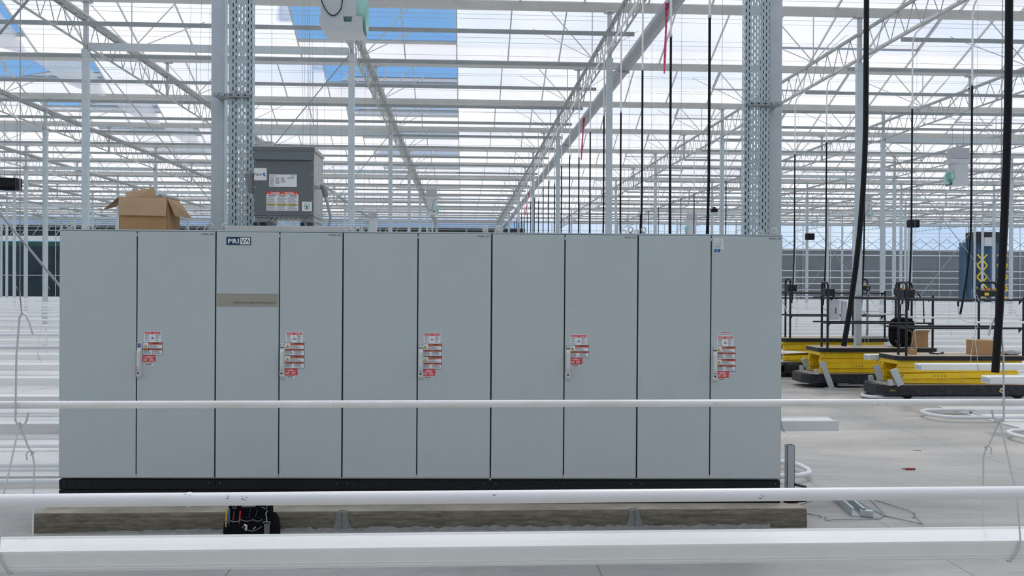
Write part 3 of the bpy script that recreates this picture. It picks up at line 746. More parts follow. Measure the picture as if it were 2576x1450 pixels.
def hanger_mb(top=6.4, thick=True, flip=1, seg=6):
    """hanging wire, hooked rod and A-shaped stirrup round a gutter; origin at floor under the gutter"""
    wire = MB().tube([(0, 0, top), (0, 0, 1.86), ], .0022, wirem, 5)
    if thick:
        wire.tube([(0, 0, 1.90), (.008*flip, .0, 1.80), (-.004, 0, 1.78)], .003, wirem, 5)
    rodm = MB()
    R = .0048
    arc = [(.016*flip+.018*flip*math.cos(t), 0, 1.775+.022*math.sin(t)) for t in [PI*(1-i/6.)*1.0 for i in range(7)]]
    rodm.tube([(.06*flip, 0, 1.70), (.045*flip, 0, 1.755)] + list(reversed(arc)) + [(-.006*flip, -.02, 1.60), (-.008*flip, -.022, 1.37), (-.010*flip, -.020, 1.30), (0, 0, 1.262), (.03*flip, .0, 1.29), (.040*flip, 0, 1.335)], R, rodgm, seg)
    st = MB(); t = GZ+.1
    st.tube([(-.002, 0, 1.29), (.0, -.01, 1.265), (-.030*flip, -.06, 1.02), (-.032*flip, -.09, .96), (-.030*flip, -.130, t), (-.026*flip, -.127, GZ+.06), (.008*flip, -.112, GZ-.008), (.012*flip, -.09, GZ-.010)], .0043, rodgm, seg)
    st.tube([(.002, 0, 1.29), (.0, .01, 1.262), (.018*flip, .05, 1.16), (.022*flip, .08, 1.125), (.022*flip, .10, 1.07), (.004*flip, .127, .85), (.002*flip, .127, GZ+.03)], .0043, rodgm, seg)
    st.tube([(.004*flip, .065, 1.10), (.0*flip, .065, 1.13), (.020*flip, .067, 1.145), (.036*flip, .07, 1.135), (.018*flip, .07, 1.12)], .0036, rodgm, seg)
    return wire, rodm, st
for fx, px, flip, w_ in ((-1, 50, 1, 'left'), (0, 2516, -1, 'right')):
    X = at(px, 800, Y=row_y(0)).x
    root = empty('gutter_hanger', (X, row_y(0), 0), 'wire hanger with A-shaped stirrup at the %s end of the foreground gutter' % w_, 'hanger', 0, 'wire gutter hangers')
    a, b, c = hanger_mb(flip=flip, seg=8)
    a.build('hanging_wire', root); b.build('hooked_rod', root); c.build('stirrup', root)
far_h = None
for n in range(2, 15):
    for k in range(-6, 7):
        if k == 0 and n > 8: continue
        left = k <= 0
        if not left and n < 4: continue
        X = colx(k)+(.22 if k == 1 else .05); y = row_y(n)
        if not vis_x(X, y, 1): continue
        if far_h is None: far_h = merge(hanger_mb(seg=5)).build('gutter_hanger'); o = far_h
        else: o = far_h.copy(); C.objects.link(o)
        o.location = (X, y, 0)
        tag(o, 'wire gutter hanger, %s block, %s row, %s' % ('left' if left else 'right', nth(n-2 if left else n-4), line_name(k)), 'hanger', 'wire gutter hangers')
# loose hanging wires left of the left truss, ends free
rnd = random.Random(4)
for i in range(26):
    wi_ = i % 16; y = 13.6+wi_*.72+(.12 if wi_ % 3 else 0); zt_ = 6.40+(.10 if wi_ % 2 else 0); X = -2.3-i*.1-rnd.random()*.06; zb_ = rnd.uniform(3.2, 5.2)
    if proj((X, y, zb_))[1] > 560: continue
    o = MB().tube([(X, y, zt_+.003), (X+rnd.uniform(-.03, .03), y, (6.5+zb_)/2), (X+rnd.uniform(-.06, .06), y, zb_), (X+.03, y, zb_-.05), (X+.05, y, zb_)], .0024, wirem, 5).build('loose_wire')
    tag(o, 'loose thin hanging wire with hooked end left of the left truss, %s from the right' % nth(i), 'wire', 'loose hanging wires')

# drop hoses
def hose(X, y, zend, curl, r, label, elbow=False, ztr=5.15):
    root = empty('drop_hose', (X, y, 0), label, 'hose', 0, 'black drop hoses on white pipes')
    wh = [(0, 0, 6.35), (0, 0, ztr)]
    if elbow: wh = [(0, -1.7, 6.52), (0, -.35, 6.46), (0, -.12, 6.42), (0, -.03, 6.33), (0, 0, 6.2), (0, 0, ztr)]
    MB().tube(wh, r*.85, pipew, 10).build('white_pipe', root)
    pts = [(0, 0, ztr+.06), (0, 0, ztr)]
    nseg = 14
    for i in range(1, nseg+1):
        t = i/nseg; z = ztr-(ztr-zend)*t; b = max(0, t-.55)/.45
        pts.append((curl*b*b, -.3*abs(curl)*b*b, z))
    MB().tube(pts, r, blackr, 12).build('black_hose', root)
    MB().tube([(0, 0, ztr+.07), (0, 0, ztr+.04)], r*1.25, galv2, 10).build('hose_clamp', root)
    return root
near_lab = {0: 'thickest black hose, at the right edge before the nearest lift', 1: 'thick black hose curving left over the middle lift'}
for n in [0, 1] + list(range(3, 24)):
    y = row_y(n); X = {0: 2.70, 1: 2.84}.get(n, 2.765)
    if n < 2: hose(X, y, 1.52, [-.07, -.17][n], .0185, near_lab[n])
    else: hose(X, y, 1.9, -.06 if n % 2 else .02, .016, 'black drop hose over the cabinets, %s one back' % nth(n-3), ztr=5.2 if n % 3 else 4.9)
for n in range(5, 20):
    y = row_y(n); hose(8.0, y, 1.50, -.20 if n == 5 else -.06, .016, 'black drop hose over the right block, %s one back%s' % (nth(n-5), ', end curled left' if n == 5 else ''), elbow=True, ztr=5.05)

# floor rail loops
def rail_loop(yc, xe, far, sgn, label):
    g_ = .40 if yc < 14.5 else .30; r = .0255; z = .07 if yc < 14.5 else .046
    pts = [(far, yc-g_, z)] + [(xe-sgn*.45, yc-g_, z), (xe-sgn*.2, yc-g_+.03, z), (xe-sgn*.05, yc-g_+.14, z), (xe, yc-g_+.3, z), (xe, yc+g_-.3, z), (xe-sgn*.05, yc+g_-.14, z), (xe-sgn*.2, yc+g_-.03, z), (xe-sgn*.45, yc+g_, z), (far, yc+g_, z)]
    root = MB().tube(pts, r, pipew, 10).build('pipe_rail'); tag(root, label, 'pipe rail', 'white pipe rails on the floor')
    q = MB()
    for i in range(4):
        x = xe-sgn*(.9+i*1.6); q.box((x-.04, yc-g_-.05, .0), (x+.04, yc-g_+.05, .008), galv).box((x-.015, yc-g_-.03, 0), (x+.015, yc-g_+.03, .06), galv); q.box((x-.04, yc+g_-.05, .0), (x+.04, yc+g_+.05, .008), galv).box((x-.015, yc+g_-.03, 0), (x+.015, yc+g_+.03, .06), galv)
        q.bar((x, yc-g_, .02), (x, yc+g_, .02), .03, .02, galv)
    q.build('rail_support', root); return root
for n, xe in ((3, 6.95), (4, 6.8), (5, 6.9), (6, 6.9), (7, 6.9)):
    yc = {5: 15.4, 6: 17.3, 7: 19.25}.get(n, row_y(n)+GR/2); rail_loop(yc, xe, 16, -1, 'white U-ended heating pipe rail on the floor of the right block, %s path' % ORD[n-3])
for n in (2, 3, 4):
    yc = row_y(n)+GR/2; rail_loop(yc, 3.52 if n == 2 else 3.3, -12, 1, 'white U-ended heating pipe rail on the floor behind the cabinets, %s path' % ORD[n-2])

# ------------------------------------------------------------------ cable trays with their straps
def cable_tray(px0, px1, ybase, zb, ztop, label, side):
    a = at(px0, 560, Y=ybase); b = at(px1, 560, Y=ybase); w_ = b.x-a.x; d = .085
    root = empty('cable_tray', (a.x, ybase, zb), label, 'cable tray', 0, 'vertical perforated cable trays')
    h = ztop-zb
    q = MB(); q.poly([(0, 0, 0), (w_, 0, 0), (w_, 0, h), (0, 0, h)], perf); q.poly([(w_, 0, 0), (w_, d, 0), (w_, d, h), (w_, 0, h)], perf); q.poly([(0, d, 0), (0, 0, 0), (0, 0, h), (0, d, h)], perf)
    q.build('perforated_sheet', root, uvf=lambda co, n: (co.x+.001, co.z) if abs(n.y) > .5 else (co.y+.008, co.z))
    q = MB(); q.box((-.001, d-.012, 0), (.004, d, h), galv); q.box((w_-.004, d-.012, 0), (w_+.001, d, h), galv); q.build('side_flange', root)
    q = MB(); rr = random.Random(2)
    for cx in (.018, .038, .058, w_-.018, w_-.038, w_-.058): q.tube([(cx, .045+rr.uniform(-.004, .004), .0), (cx+.001, .045, h/2), (cx,   .045, h)], .0115, blackr, 8)  # black tubes added as dark backing, so the outer slots read dark
    q.build('dark_slot_backing', root, label='black tubes added inside the tray to darken its outer slots')
    for z in (at(600, 392, Y=ybase).z-zb,):
        q = MB().box((-.001, -.002, z-.003), (w_+.001, d, z+.003), galv)
        for i in range(5): q.tube([(w_*(.15+.175*i), -.001, z+.025), (w_*(.15+.175*i), -.006, z+.025)], .006, brass, 8); q.tube([(w_*(.15+.175*i), -.001, z-.025), (w_*(.15+.175*i), -.006, z-.025)], .006, brass, 8)
        q.build('splice_joint', root)
    return root, a.x, w_
t1, tx1, tw1 = cable_tray(574, 634, Y0-.20, ZT+.052, 7.1, 'tall perforated galvanised cable tray at left, rising behind the grey transformer', 0)
t2, tx2, tw2 = cable_tray(1872, 1934, Y0-.20, ZT+.008, 7.1, 'tall perforated galvanised cable tray at right, rising from the end cabinet', 1)
for (xa, xb, py, lab, col) in ((536, 625, 238, 'slotted strut strap across the left column and cable tray', -1), (1884, 1968, 260, 'slotted strut strap across the right column and cable tray', 0)):
    a = at(xa, py, Y=Y0-.24); b = at(xb, py, Y=Y0-.24); q = MB().box((a.x, Y0-.235, a.z-.018), (b.x, Y0-.205, a.z+.018), alu_d)
    for i in range(5):
        x = a.x+(b.x-a.x)*(.1+.2*i); q.box((x-.012, Y0-.2365, a.z-.005), (x+.012, Y0-.2345, a.z+.005), cabd)
    o = q.build('strut_strap', bevel=.003); tag(o, lab, 'strap')
    ex = (a.x if col < 0 else b.x); bb = MB()
    for dx in (.03, .085): x = ex+(dx if col < 0 else -dx); bb.tube([(x, Y0-.25, a.z), (x, Y0-.236, a.z)], .010, brass, 8)
    bb.box((ex+(.01 if col < 0 else -.10), Y0-.205, a.z-.012), (ex+(.10 if col < 0 else -.01), Y0-.0575, a.z+.012), alu_d)
    bb.build('bolt_pair', o)
# tray along the ceiling line over the aisle
ct = MB(); x0_, x1_ = 3.02, 3.24
ct.poly([(x0_, 9, 6.10), (x1_, 9, 6.10), (x1_, 78, 6.10), (x0_, 78, 6.10)], perf2); ct.poly([(x0_, 9, 6.10), (x0_, 78, 6.10), (x0_, 78, 6.19), (x0_, 9, 6.19)], perf2); ct.poly([(x1_, 9, 6.10), (x1_, 78, 6.10), (x1_, 78, 6.19), (x1_, 9, 6.19)], perf2)
ct.box((x0_, 9, 6.185), (x0_+.006, 78, 6.195), galv).box((x1_-.006, 9, 6.185), (x1_, 78, 6.195), galv).box((x0_+.01, 9, 6.108), (x1_-.09, 78, 6.15), galv2)
o = ct.build('ceiling_cable_tray', uvf=lambda co, n: (co.x if abs(n.z) > .5 else co.z, co.y)); tag(o, 'long perforated steel cable tray running away under the roof beside the middle aisle', 'cable tray')
tk = MB()
for j in range(1, 8): y = Y0+SY*j; tk.box((2.92, y-.08, 6.06), (x1_, y-.03, 6.098), galv2)
tk.build('tray_bracket', o)
# supply pipe along the same line
for X, z, lab in ((2.72, 6.36, 'white supply pipe running away under the trusses behind the cabinets'), (8.0, 6.54, 'white supply pipe running away over the right block')):
    o = MB().tube([(X, 9, z), (X, 78, z)], .019, pipew, 10).build('supply_pipe'); tag(o, lab, 'pipe')
# pink marker tapes
for i, (px, pt, pb, Y) in enumerate(((1675, -10, 185, 13.4), (1466, 287, 403, 22.8), (1326, 500, 543, 42))):
    b = at(px-4, pb, Y=Y); t = at(px+3, pt, Y=Y); t.z = 6.105; n = 12; q = MB(); vs = []; w2 = .034
    for k in range(n+1):
        f = k/n; c = t.lerp(b, f); a = .3+1.0*f*f+.4*math.sin(5*f); vs += [(c.x-w2*math.cos(a)*(1-.25*f), c.y-w2*math.sin(a), c.z), (c.x+w2*math.cos(a)*(1-.25*f), c.y+w2*math.sin(a), c.z)]
    q.add(vs, [(2*k, 2*k+1, 2*k+3, 2*k+2) for k in range(n)], pink, True)
    o = q.build('marker_tape'); s = o.modifiers.new('s', 'SOLIDIFY'); s.thickness = .001
    tag(o, ['long bright pink marker tape, nearest and highest, hanging from the ceiling tray', 'pink marker tape, middle one of three, hanging above the fourth cabinet', 'small far pink marker tape low over the join of the middle and fourth cabinets'][i], 'tape', 'pink marker tapes')
    qq = MB()
    for k in range(1, n-1):
        a_, b_ = Vector(vs[2*k]), Vector(vs[2*k+1]); c = (a_+b_)/2; d_ = (b_-a_)*.25; qq.poly([c-d_+Vector((0, -.003, -.018)), c+d_+Vector((0, -.003, -.018)), c+d_+Vector((0, -.003, .018)), c-d_+Vector((0, -.003, .018))], pinkt)
    qq.build('printed_letters', o)

# ------------------------------------------------------------------ transformer on cabinet B
def transformer():
    conduitm = mat('conduit_body_grey', (.24, .25, .25), .4)
    Yf = 7.64; a = at(637, 543, Y=Yf); b = at(790, 371, Y=Yf); w_ = b.x-a.x; zb = a.z; zt = b.z+.0; d = .46
    bz = ZT+.006+.045     # top of the strut beams
    root = empty('transformer', (a.x, Yf, bz), 'dark grey steel transformer box with danger label standing on cabinet two', 'transformer', A*.5)
    z0_ = zb-bz; z1_ = zt-bz
    MB().box((0, .012, z0_), (w_, d, z1_-.03), trfs).box((.006, .006, z0_-.012), (w_-.006, d-.01, z0_), alu_d).build('housing', root, bevel=.004)
    fp = MB().box((.002, 0, z0_+.0), (w_-.002, .012, z1_-.105), trf)
    for x in (.014, w_-.014):
        for k in range(5): z = z0_+.02+(z1_-.14-z0_)*k/4; fp.tube([(x, 0, z), (x, -.004, z)], .006, brass, 8)
    fp.build('front_panel', root, bevel=.003)
    hd = MB(); hd.prism([(-.012, z1_-.035), (-.012, z1_), (d+.01, z1_+.0), (d+.01, z1_-.035)], 'X', -.008, w_+.006, trf); hd.box((w_+.006, -.010, z1_-.035), (w_+.009, d+.01, z1_-.002), trfs)
    hd.prism([(-.010, z1_-.035), (.001, z1_-.035), (.011, z1_-.07), (-.006, z1_-.103), (-.018, z1_-.108), (-.014, z1_-.075)], 'X', -.004, w_+.004, trf)
    for x in (.012, w_-.012): hd.tube([(x, -.011, z1_-.05), (x, -.018, z1_-.05)], .006, brass, 8)
    hd.build('lid', root, bevel=.003)
    q = MB()
    for i in range(9): x = .11+(w_-.13)*i/9; q.bar((x, .02, z0_-.03), (x+.03, .02, z0_-.012), .004, .006, alu)
    q.box((.0, .02, z0_-.036), (w_, .028, z0_-.032), alu); q.build('vent_grille', root)
    for x in (.055, w_-.055):
        q = MB(); q.box((x-.05, .03, z0_-.05), (x+.05, d-.03, z0_-.012), trfs); q.box((x-.05, .06, .0), (x-.042, d-.06, z0_-.04), alu_d); q.box((x+.042, .06, .0), (x+.05, d-.06, z0_-.04), alu_d); q.box((x-.05, -.03, .0), (x-.01, d, .035), alu_d); q.box((x-.046, -.032, .004), (x-.014, -.028, .031), cabd)
        q.build('foot', root)
    # labels
    def L(px, py): p = at(px, py, Y=Yf); return p.x-a.x, p.z-bz
    q = MB(); x0, zz1 = L(639.5, 423); x1, zz0 = L(671, 454); q.box((x0, -.002, zz0), (x1, 0, zz1), paper); q.text('hps', x0+.004, -.003, (zz0+zz1)/2-.010, .022, inkm, width=.058)
    q.poly([(x1-.032, -.003, zz0+.054), (x1-.012, -.003, zz0+.068), (x1-.018, -.003, zz0+.052), (x1-.008, -.003, zz0+.038), (x1-.022, -.003, zz0+.030)], bluem); q.build('maker_label', root)
    q = MB(); x0, zz1 = L(677.5, 439); x1, zz0 = L(747, 471); q.box((x0, -.002, zz0), (x1, 0, zz1), paper)
    q.text('HAMMOND', x0+.004, -.003, zz1-.016, .008, inkm, width=.05); q.text('HM1', x1-.045, -.003, zz1-.017, .011, inkm, width=.03)
    for c in range(3): lines(q, x0+.006+c*.045, x0+.044+c*.045, zz1-.026, 10-2*c, .007, inkg, True, .003, -.0028)
    lines(q, x0+.15, x1-.01, zz1-.024, 2, .007, inkg, True, .003, -.0028); q.build('rating_label', root)
    q = MB(); x0, zz1 = L(670.5, 482); x1, zz0 = L(751, 531); hh = zz1-zz0; ww = x1-x0; q.box((x0, -.002, zz0), (x1, 0, zz1), paper)
    q.box((x0, -.0026, zz1-hh*.15), (x1, -.001, zz1), redm); q.text('DANGER', x0+ww*.14, -.003, zz1-hh*.12, hh*.09, paper, width=ww*.28, bold=.03); q.text('PELIGRO', x0+ww*.57, -.003, zz1-hh*.12, hh*.09, paper, width=ww*.30, bold=.03)
    for f in (.06, .5, .94): tri(q, x0+ww*f, zz1-hh*.125, hh*.09, yelm, -.0031)
    q.box((x0, -.0026, zz0+hh*.27), (x1, -.001, zz0+hh*.35), yelm)
    for i, t in enumerate(('WARNING', 'ATTENTION', 'PRECAUCION')): q.text(t, x0+ww*(i/3.)+ww*.05, -.0031, zz0+hh*.285, hh*.05, inkm, width=ww*.23)
    for i in range(3):
        xa = x0+ww*i/3.+.004; xb = x0+ww*(i+1)/3.-.004
        lines(q, xa+.01, xb-.01, zz1-hh*.19, 2, .0065, inkm, False, .0032, -.0028); lines(q, xa, xb, zz1-hh*.30, 10, .0075, inkg, True, .0026, -.0028); lines(q, xa, xb, zz0+hh*.24, 5, .0075, inkg, True, .0026, -.0028)
        if i: q.box((x0+ww*i/3.-.0008, -.0027, zz0), (x0+ww*i/3.+.0008, -.002, zz1-hh*.15), inkg)
    q.build('danger_label', root)
    q = MB(); x0, zz1 = L(760, 508); x1, zz0 = L(785, 532); q.box((x0, -.002, zz0), (x1, 0, zz1), paper); cx, cz = (x0+x1)/2, (zz0+zz1)/2
    q.lathe([(.022, 0), (.025, .0006)], greenm, Matrix.Translation((cx, -.0024, cz)) @ Matrix.Rotation(PI/2, 4, 'X')); q.poly([(cx-.02, -.0026, cz), (cx-.005, -.0026, cz+.009), (cx+.018, -.0026, cz-.002), (cx, -.0026, cz-.004)], greenm); q.poly([(cx-.012, -.0026, cz-.014), (cx+.0, -.0026, cz-.006), (cx+.014, -.0026, cz-.013), (cx, -.0026, cz-.019)], greenm)
    q.build('green_label', root)
    # side bolts
    q = MB()
    for k in range(7):
        z = z0_+.03+(z1_-.09-z0_)*k/6; q.tube([(w_, d-.02, z), (w_+.004, d-.02, z)], .006, brass, 8)
    for k in range(4): q.tube([(w_, .04+k*.12, z0_+.03), (w_+.004, .04+k*.12, z0_+.03)], .006, brass, 8); q.tube([(w_+.008, .04+k*.12, z1_-.016), (w_+.012, .04+k*.12, z1_-.016)], .006, brass, 8)
    q.build('side_screws', root)
    # conduit bodies
    zc = at(800, 470, Y=Yf+.1).z-bz
    q = MB(); q.tube([(w_, .12, zc), (w_+.025, .12, zc)], .020, alu, 12); q.tube([(w_+.02, .12, zc), (w_+.035, .12, zc)], .026, alu, 8); q.tube([(w_+.030, .12, zc+.004), (w_+.058, .12, zc), (w_+.072, .12, zc-.04), (w_+.078, .12, zc-.085)], .022, conduitm, 8, rs=[.020, .026, .026, .020])
    q.build('right_conduit_elbow', root)
    zb_ = .0
    MB().tube([(w_+.08, .12, zc-.09), (w_+.10, .12, zc-.16), (w_+.118, .12, zc-.24), (w_+.120, .12, .06), (w_+.105, .12, .012)], .012, mat('conduit_sleeve', (.40, .41, .38), .45), 12).build('right_flexible_conduit', root)
    zc = at(620, 455, Y=Yf+.05).z-bz
    q = MB(); q.tube([(-.0, .10, zc), (-.02, .10, zc)], .028, alu, 10); q.add(*[[(-.092, .050, zc+.068), (-.014, .050, zc+.070), (-.006, .050, zc-.098), (-.062, .050, zc-.098), (-.092, .150, zc+.068), (-.014, .150, zc+.070), (-.006, .150, zc-.098), (-.062, .150, zc-.098)], [(0, 3, 2, 1), (4, 5, 6, 7), (0, 1, 5, 4), (1, 2, 6, 5), (2, 3, 7, 6), (3, 0, 4, 7)]], conduitm)
    q.tube([(-.03, .10, zc-.09), (-.024, .10, zc-.13)], .02, alu, 10); q.build('left_conduit_elbow', root, bevel=.012)
    MB().tube([(-.024, .10, zc-.13), (-.012, .11, zc-.20), (-.010, .14, .12), (-.010, .16, .012)], .013, alu, 10).build('left_flexible_conduit', root)
    return root
transformer()
def strut(name, p, q, lab):
    m = MB(); m.bar(p, q, .041, .041, alu); o = m.build(name, bevel=.004)
    e = MB(); P, Q = Vector(p), Vector(q); t = (Q-P).normalized(); e.bar(P-t*.002, P+t*.0, .026, .028, cabd); e.build('open_end', o)
    return tag(o, lab, 'strut')
zs = ZT+.006+.022
la, lb = at(566, 580, Y=7.56), at(869, 580, Y=7.56)
strut('strut_channel', (la.x, 7.565, zs), (lb.x, 7.54, zs), 'long pale strut channel lying along the front top edge of cabinet two, under the transformer')
strut('strut_channel', (la.x, 7.93, zs), (lb.x, 7.91, zs), 'long pale strut channel at the back of cabinet two, under the transformer')
# black end caps seen under the transformer
# ------------------------------------------------------------------ cardboard box on cabinet A
def open_box():
    Yf = 7.62; a = at(299, 577, Y=Yf); b = at(422, 497, Y=Yf); w_ = b.x-a.x; h = .272; d = .30; z0_ = ZT+.008
    root = empty('cardboard_box', (a.x, Yf, z0_), 'open brown cardboard box with spread flaps standing on the left cabinet', 'box', A)
    t = .004
    MB().box((0, 0, 0), (w_, t, h), card).box((0, d-t, 0), (w_, d, h), card).box((0, 0, 0), (t, d, h), card).box((w_-t, 0, 0), (w_, d, h), card).box((0, 0, 0), (w_, d, t), cardd).build('carton', root)
    def flap(vs, nm, m):
        q = MB(); q.poly(vs, m); o = q.build(nm, root); s = o.modifiers.new('s', 'SOLIDIFY'); s.thickness = .004; s.offset = 0
    flap([(0, -.003, h), (w_, -.003, h-.01), (w_-.004, -.022, h-.155), (.0, -.014, h-.150)], 'front_flap', cardl)
    flap([(0, .0, h), (0, d, h), (-.17, d*.95, h-.065), (-.135, .02, h-.105)], 'left_flap', cardd)
    flap([(w_, .0, h-.01), (w_, d, h-.01), (w_+.11, d*.9, h-.15), (w_+.045, .06, h-.15)], 'right_flap', cardl)
    flap([(.02, .09, h-.04), (w_*.68, .07, h-.04), (w_*.63, .10, h+.088), (.0, .14, h+.050)], 'inner_flap', cardl)
    q = MB(); q.poly([(.03, .16, h-.05), (.16, .16, h-.05), (.10, .18, h+.075), (.05, .17, h+.100), (.02, .18, h+.045)], kraft); q.poly([(.14, .2, h-.05), (.24, .2, h-.05), (.22, .21, h+.075), (.15, .2, h+.085)], kraft); q.poly([(.26, .1, h-.05), (.40, .14, h-.05), (.39, .12, h+.005), (.28, .1, h+.012)], kraft); q.build('packing_paper', root)
    MB().tube([(.26, .12, h-.05), (.265, .12, h+.02), (.285, .13, h+.03), (.30, .13, h+.01), (.305, .13, h-.04)], .004, blackr, 6).build('cable_loop', root)
open_box()

# ------------------------------------------------------------------ tool bag on the floor before the pad
def tool_bag():
    c = at(634, 1343, Y=7.02); root = empty('tool_bag', (c.x, 7.02, 0), 'black tool bag with grey trim, on the floor in front of the pad', 'tool bag', A)
    w2, d, h = .205, .10, .21
    q = MB(); n = 10; rings = []
    for z, sx, sy in ((0, .93, .9), (.03, 1.0, 1.0), (.09, 1.01, 1.02), (.15, .96, .95), (.19, .86, .86)):
        rings.append([(w2*sx*math.copysign(abs(math.cos(t))**.5, math.cos(t)), d*sy*math.copysign(abs(math.sin(t))**.5, math.sin(t)), z) for t in [2*PI*i/28 for i in range(28)]])
    vs = [p for r in rings for p in r]; q.add(vs, [(i*28+k, i*28+(k+1) % 28, (i+1)*28+(k+1) % 28, (i+1)*28+k) for i in range(4) for k in range(28)], blackp, True); q.poly(list(reversed(rings[0])), blackp); q.poly(rings[-1], blackp)
    q.build('bag_body', root)
    q = MB(); q.box((-.165, -.055, .17), (.15, .055, .285), blackp); q.build('inner_wall', root, bevel=.015)
    def scoop(x0, x1, z, sag, y, r=.004):
        return [(x0+(x1-x0)*i/8, y, z-sag*math.sin(PI*i/8)) for i in range(9)]
    q = MB()
    for x0, x1, z, sag in ((-.175, -.145, .170, .006), (-.145, -.06, .172, .012), (-.06, .035, .176, .012), (.035, .10, .176, .012)):
        q.tube(scoop(x0, x1, z, sag, -d*.98-.004), .004, greyt, 6)
    q.build('grey_piping', root); q = MB(); q.tube(scoop(-.05, .10, .125, .032, -d-.006), .0045, greyt, 6); q.build('pocket_trim', root); q = MB(); q.tube([(-.06, -.056, .262), (.04, -.056, .266)], .007, greyt, 6)
    q.build('grey_piping', root); q = MB()
    q.tube([(-.13, -.056, .27), (-.125, -.058, .245), (-.105, -.058, .25), (-.105, -.056, .27)], .005, greyt, 6); q.tube([(.085, -.056, .26), (.12, -.058, .243), (.135, -.056, .29)], .005, greyt, 6)
    q.build('strap_ring', root)
    q = MB().box((-.055, -d-.004, .01), (.10, -d+.02, .105), blackp).box((-.17, -d-.0, .01), (-.065, -d+.02, .155), blackp); q.build('front_pocket', root, bevel=.008)
    q = MB().box((.115, -d-.002, .02), (.155, -d+.006, .145), greyt); q.tube([(.107, -d-.004, .150), (.112, -d-.005, .160), (.158, -d-.005, .160), (.163, -d-.004, .148)], .0028, brass, 6); q.tube([(.135, -d-.006, .16), (.135, -d-.006, .182)], .0045, brass, 8); q.tube([(.135, -d-.005, .182), (.125, -.09, .215), (.132, -.07, .235)], .003, brass, 6); q.build('shoulder_strap', root)
    for nm, x0, x1, za, zb_, r, m, lab in (('screwdriver', -.167, -.163, .14, .252, .0085, tooly, 'yellow tool handle at the left corner of the tool bag'), ('screwdriver', -.148, -.146, .14, .257, .0085, toolb, 'blue tool handle beside the yellow one in the tool bag'),
                           ('pliers', -.118, -.108, .14, .238, .0065, toolr, 'dull red pliers handle in the left front pocket of the tool bag'), ('pliers', -.070, -.064, .14, .240, .0055, redm, 'bright red pliers handle left of the bag middle')):
        o = MB().tube([(x0, -d*.93, za-.02), (x0, -d*.93, za+.02), (x1, -d*.9, zb_)], r, m, 10, rs=[r*.8, r, r*.8]).build(nm)
        o.matrix_world = Matrix.Translation(root.location) @ Matrix.Rotation(A, 4, 'Z'); tag(o, lab, 'hand tool')
    for nm, pts, r, m, lab in (('pliers', [(-.008, -d*.75, .17), (.0, -d*.7, .215), (.006, -.065, .25)], .004, navy, 'dark blue handle in the middle of the tool bag'), ('pliers', [(.04, -d*.75, .17), (.048, -d*.7, .21), (.056, -.065, .24)], .004, navy, 'dark blue slanting handle right of the bag middle'),
                               ('conduit_fitting', [(-.030, -d-.015, .140), (-.012, -d-.015, .134), (-.016, -d-.013, .10)], .011, brass, 'small silver elbow fitting in the front pocket of the tool bag'), ('key', [(.038, -d-.014, .108), (.056, -d-.012, .124)], .004, brass, 'small silver bit sticking out of the front pocket of the tool bag')):
        o = MB().tube(pts, r, m, 8).build(nm); o.matrix_world = Matrix.Translation(root.location) @ Matrix.Rotation(A, 4, 'Z'); tag(o, lab, 'hand tool')
tool_bag()

# ------------------------------------------------------------------ fans, lamps
def fan_unit():
    root = bpy.data.objects.new('circulation_fan', None); C.objects.link(root)
    q = MB(); q.box((-.25, -.2, .75), (.2, .2, 1.05), fang); q.build('intake_hood', root, bevel=.01)
    q = MB(); q.prism([(-.33, .74), (.30, .74), (.22, .62), (-.24, .62)], 'Y', -.22, .22, fanw); q.box((-.22, -.19, .16), (.17, .19, .70), fanw); q.build('mixing_box', root, bevel=.01)
    q = MB(); q.prism([(-.235, .17), (-.22, .05), (-.17, .0), (.245, .0), (.24, .165), (.13, .165), (.12, .10), (.04, .10), (.03, .17)], 'Y', -.20, -.185, fanw); q.prism([(-.235, .17), (-.22, .05), (-.17, .0), (.245, .0), (.24, .165)], 'Y', .185, .20, fanw)
    q.prism([(-.235, .17), (-.22, .05), (-.17, .0), (-.16, .008), (-.21, .055), (-.225, .17)], 'Y', -.19, .19, fanw); q.box((-.17, -.19, 0), (.245, .19, .01), fanw); q.build('lower_tray', root)
    M_ = Matrix.Translation((.0, 0, .235)) @ Matrix.Rotation(PI/2, 4, 'Y')
    MB().lathe([(.165, 0), (.165, .20), (.185, .245), (.20, .27), (.19, .272), (.155, .24), (.155, .0)], mint, M_, 28).build('bell_mouth', root)
    q = MB(); q.lathe([(0, .22), (.035, .21), (.04, .15)], mint, M_, 14)
    for i in range(8):
        a = 2*PI*i/8; R_ = M_ @ Matrix.Rotation(a, 4, 'Z'); q.add([R_ @ Vector(p) for p in ((.03, -.012, .17), (.15, -.035, .16), (.15, .03, .20), (.03, .012, .20))], [(0, 1, 2, 3)], mint)
    q.build('impeller', root)
    MB().tube([(-.215+.30*t/12+(.0 if t < 9 else (t-9)*.012), -.214, .36-.20*math.sin(PI*min(1, t/11.))**.8+(.02*t if t > 9 else 0)) for t in range(13)]+[(.12, -.205, .60)], .006, blackr, 6).build('power_lead', root)
    q = MB()
    for x in (-.18, .15): q.tube([(x, 0, 1.05), (x, 0, 1.72)], .006, wirem, 5)
    q.bar((-1., 0, 1.73), (1., 0, 1.73), .04, .04, alu)
    q.build('suspension_rods', root); return root
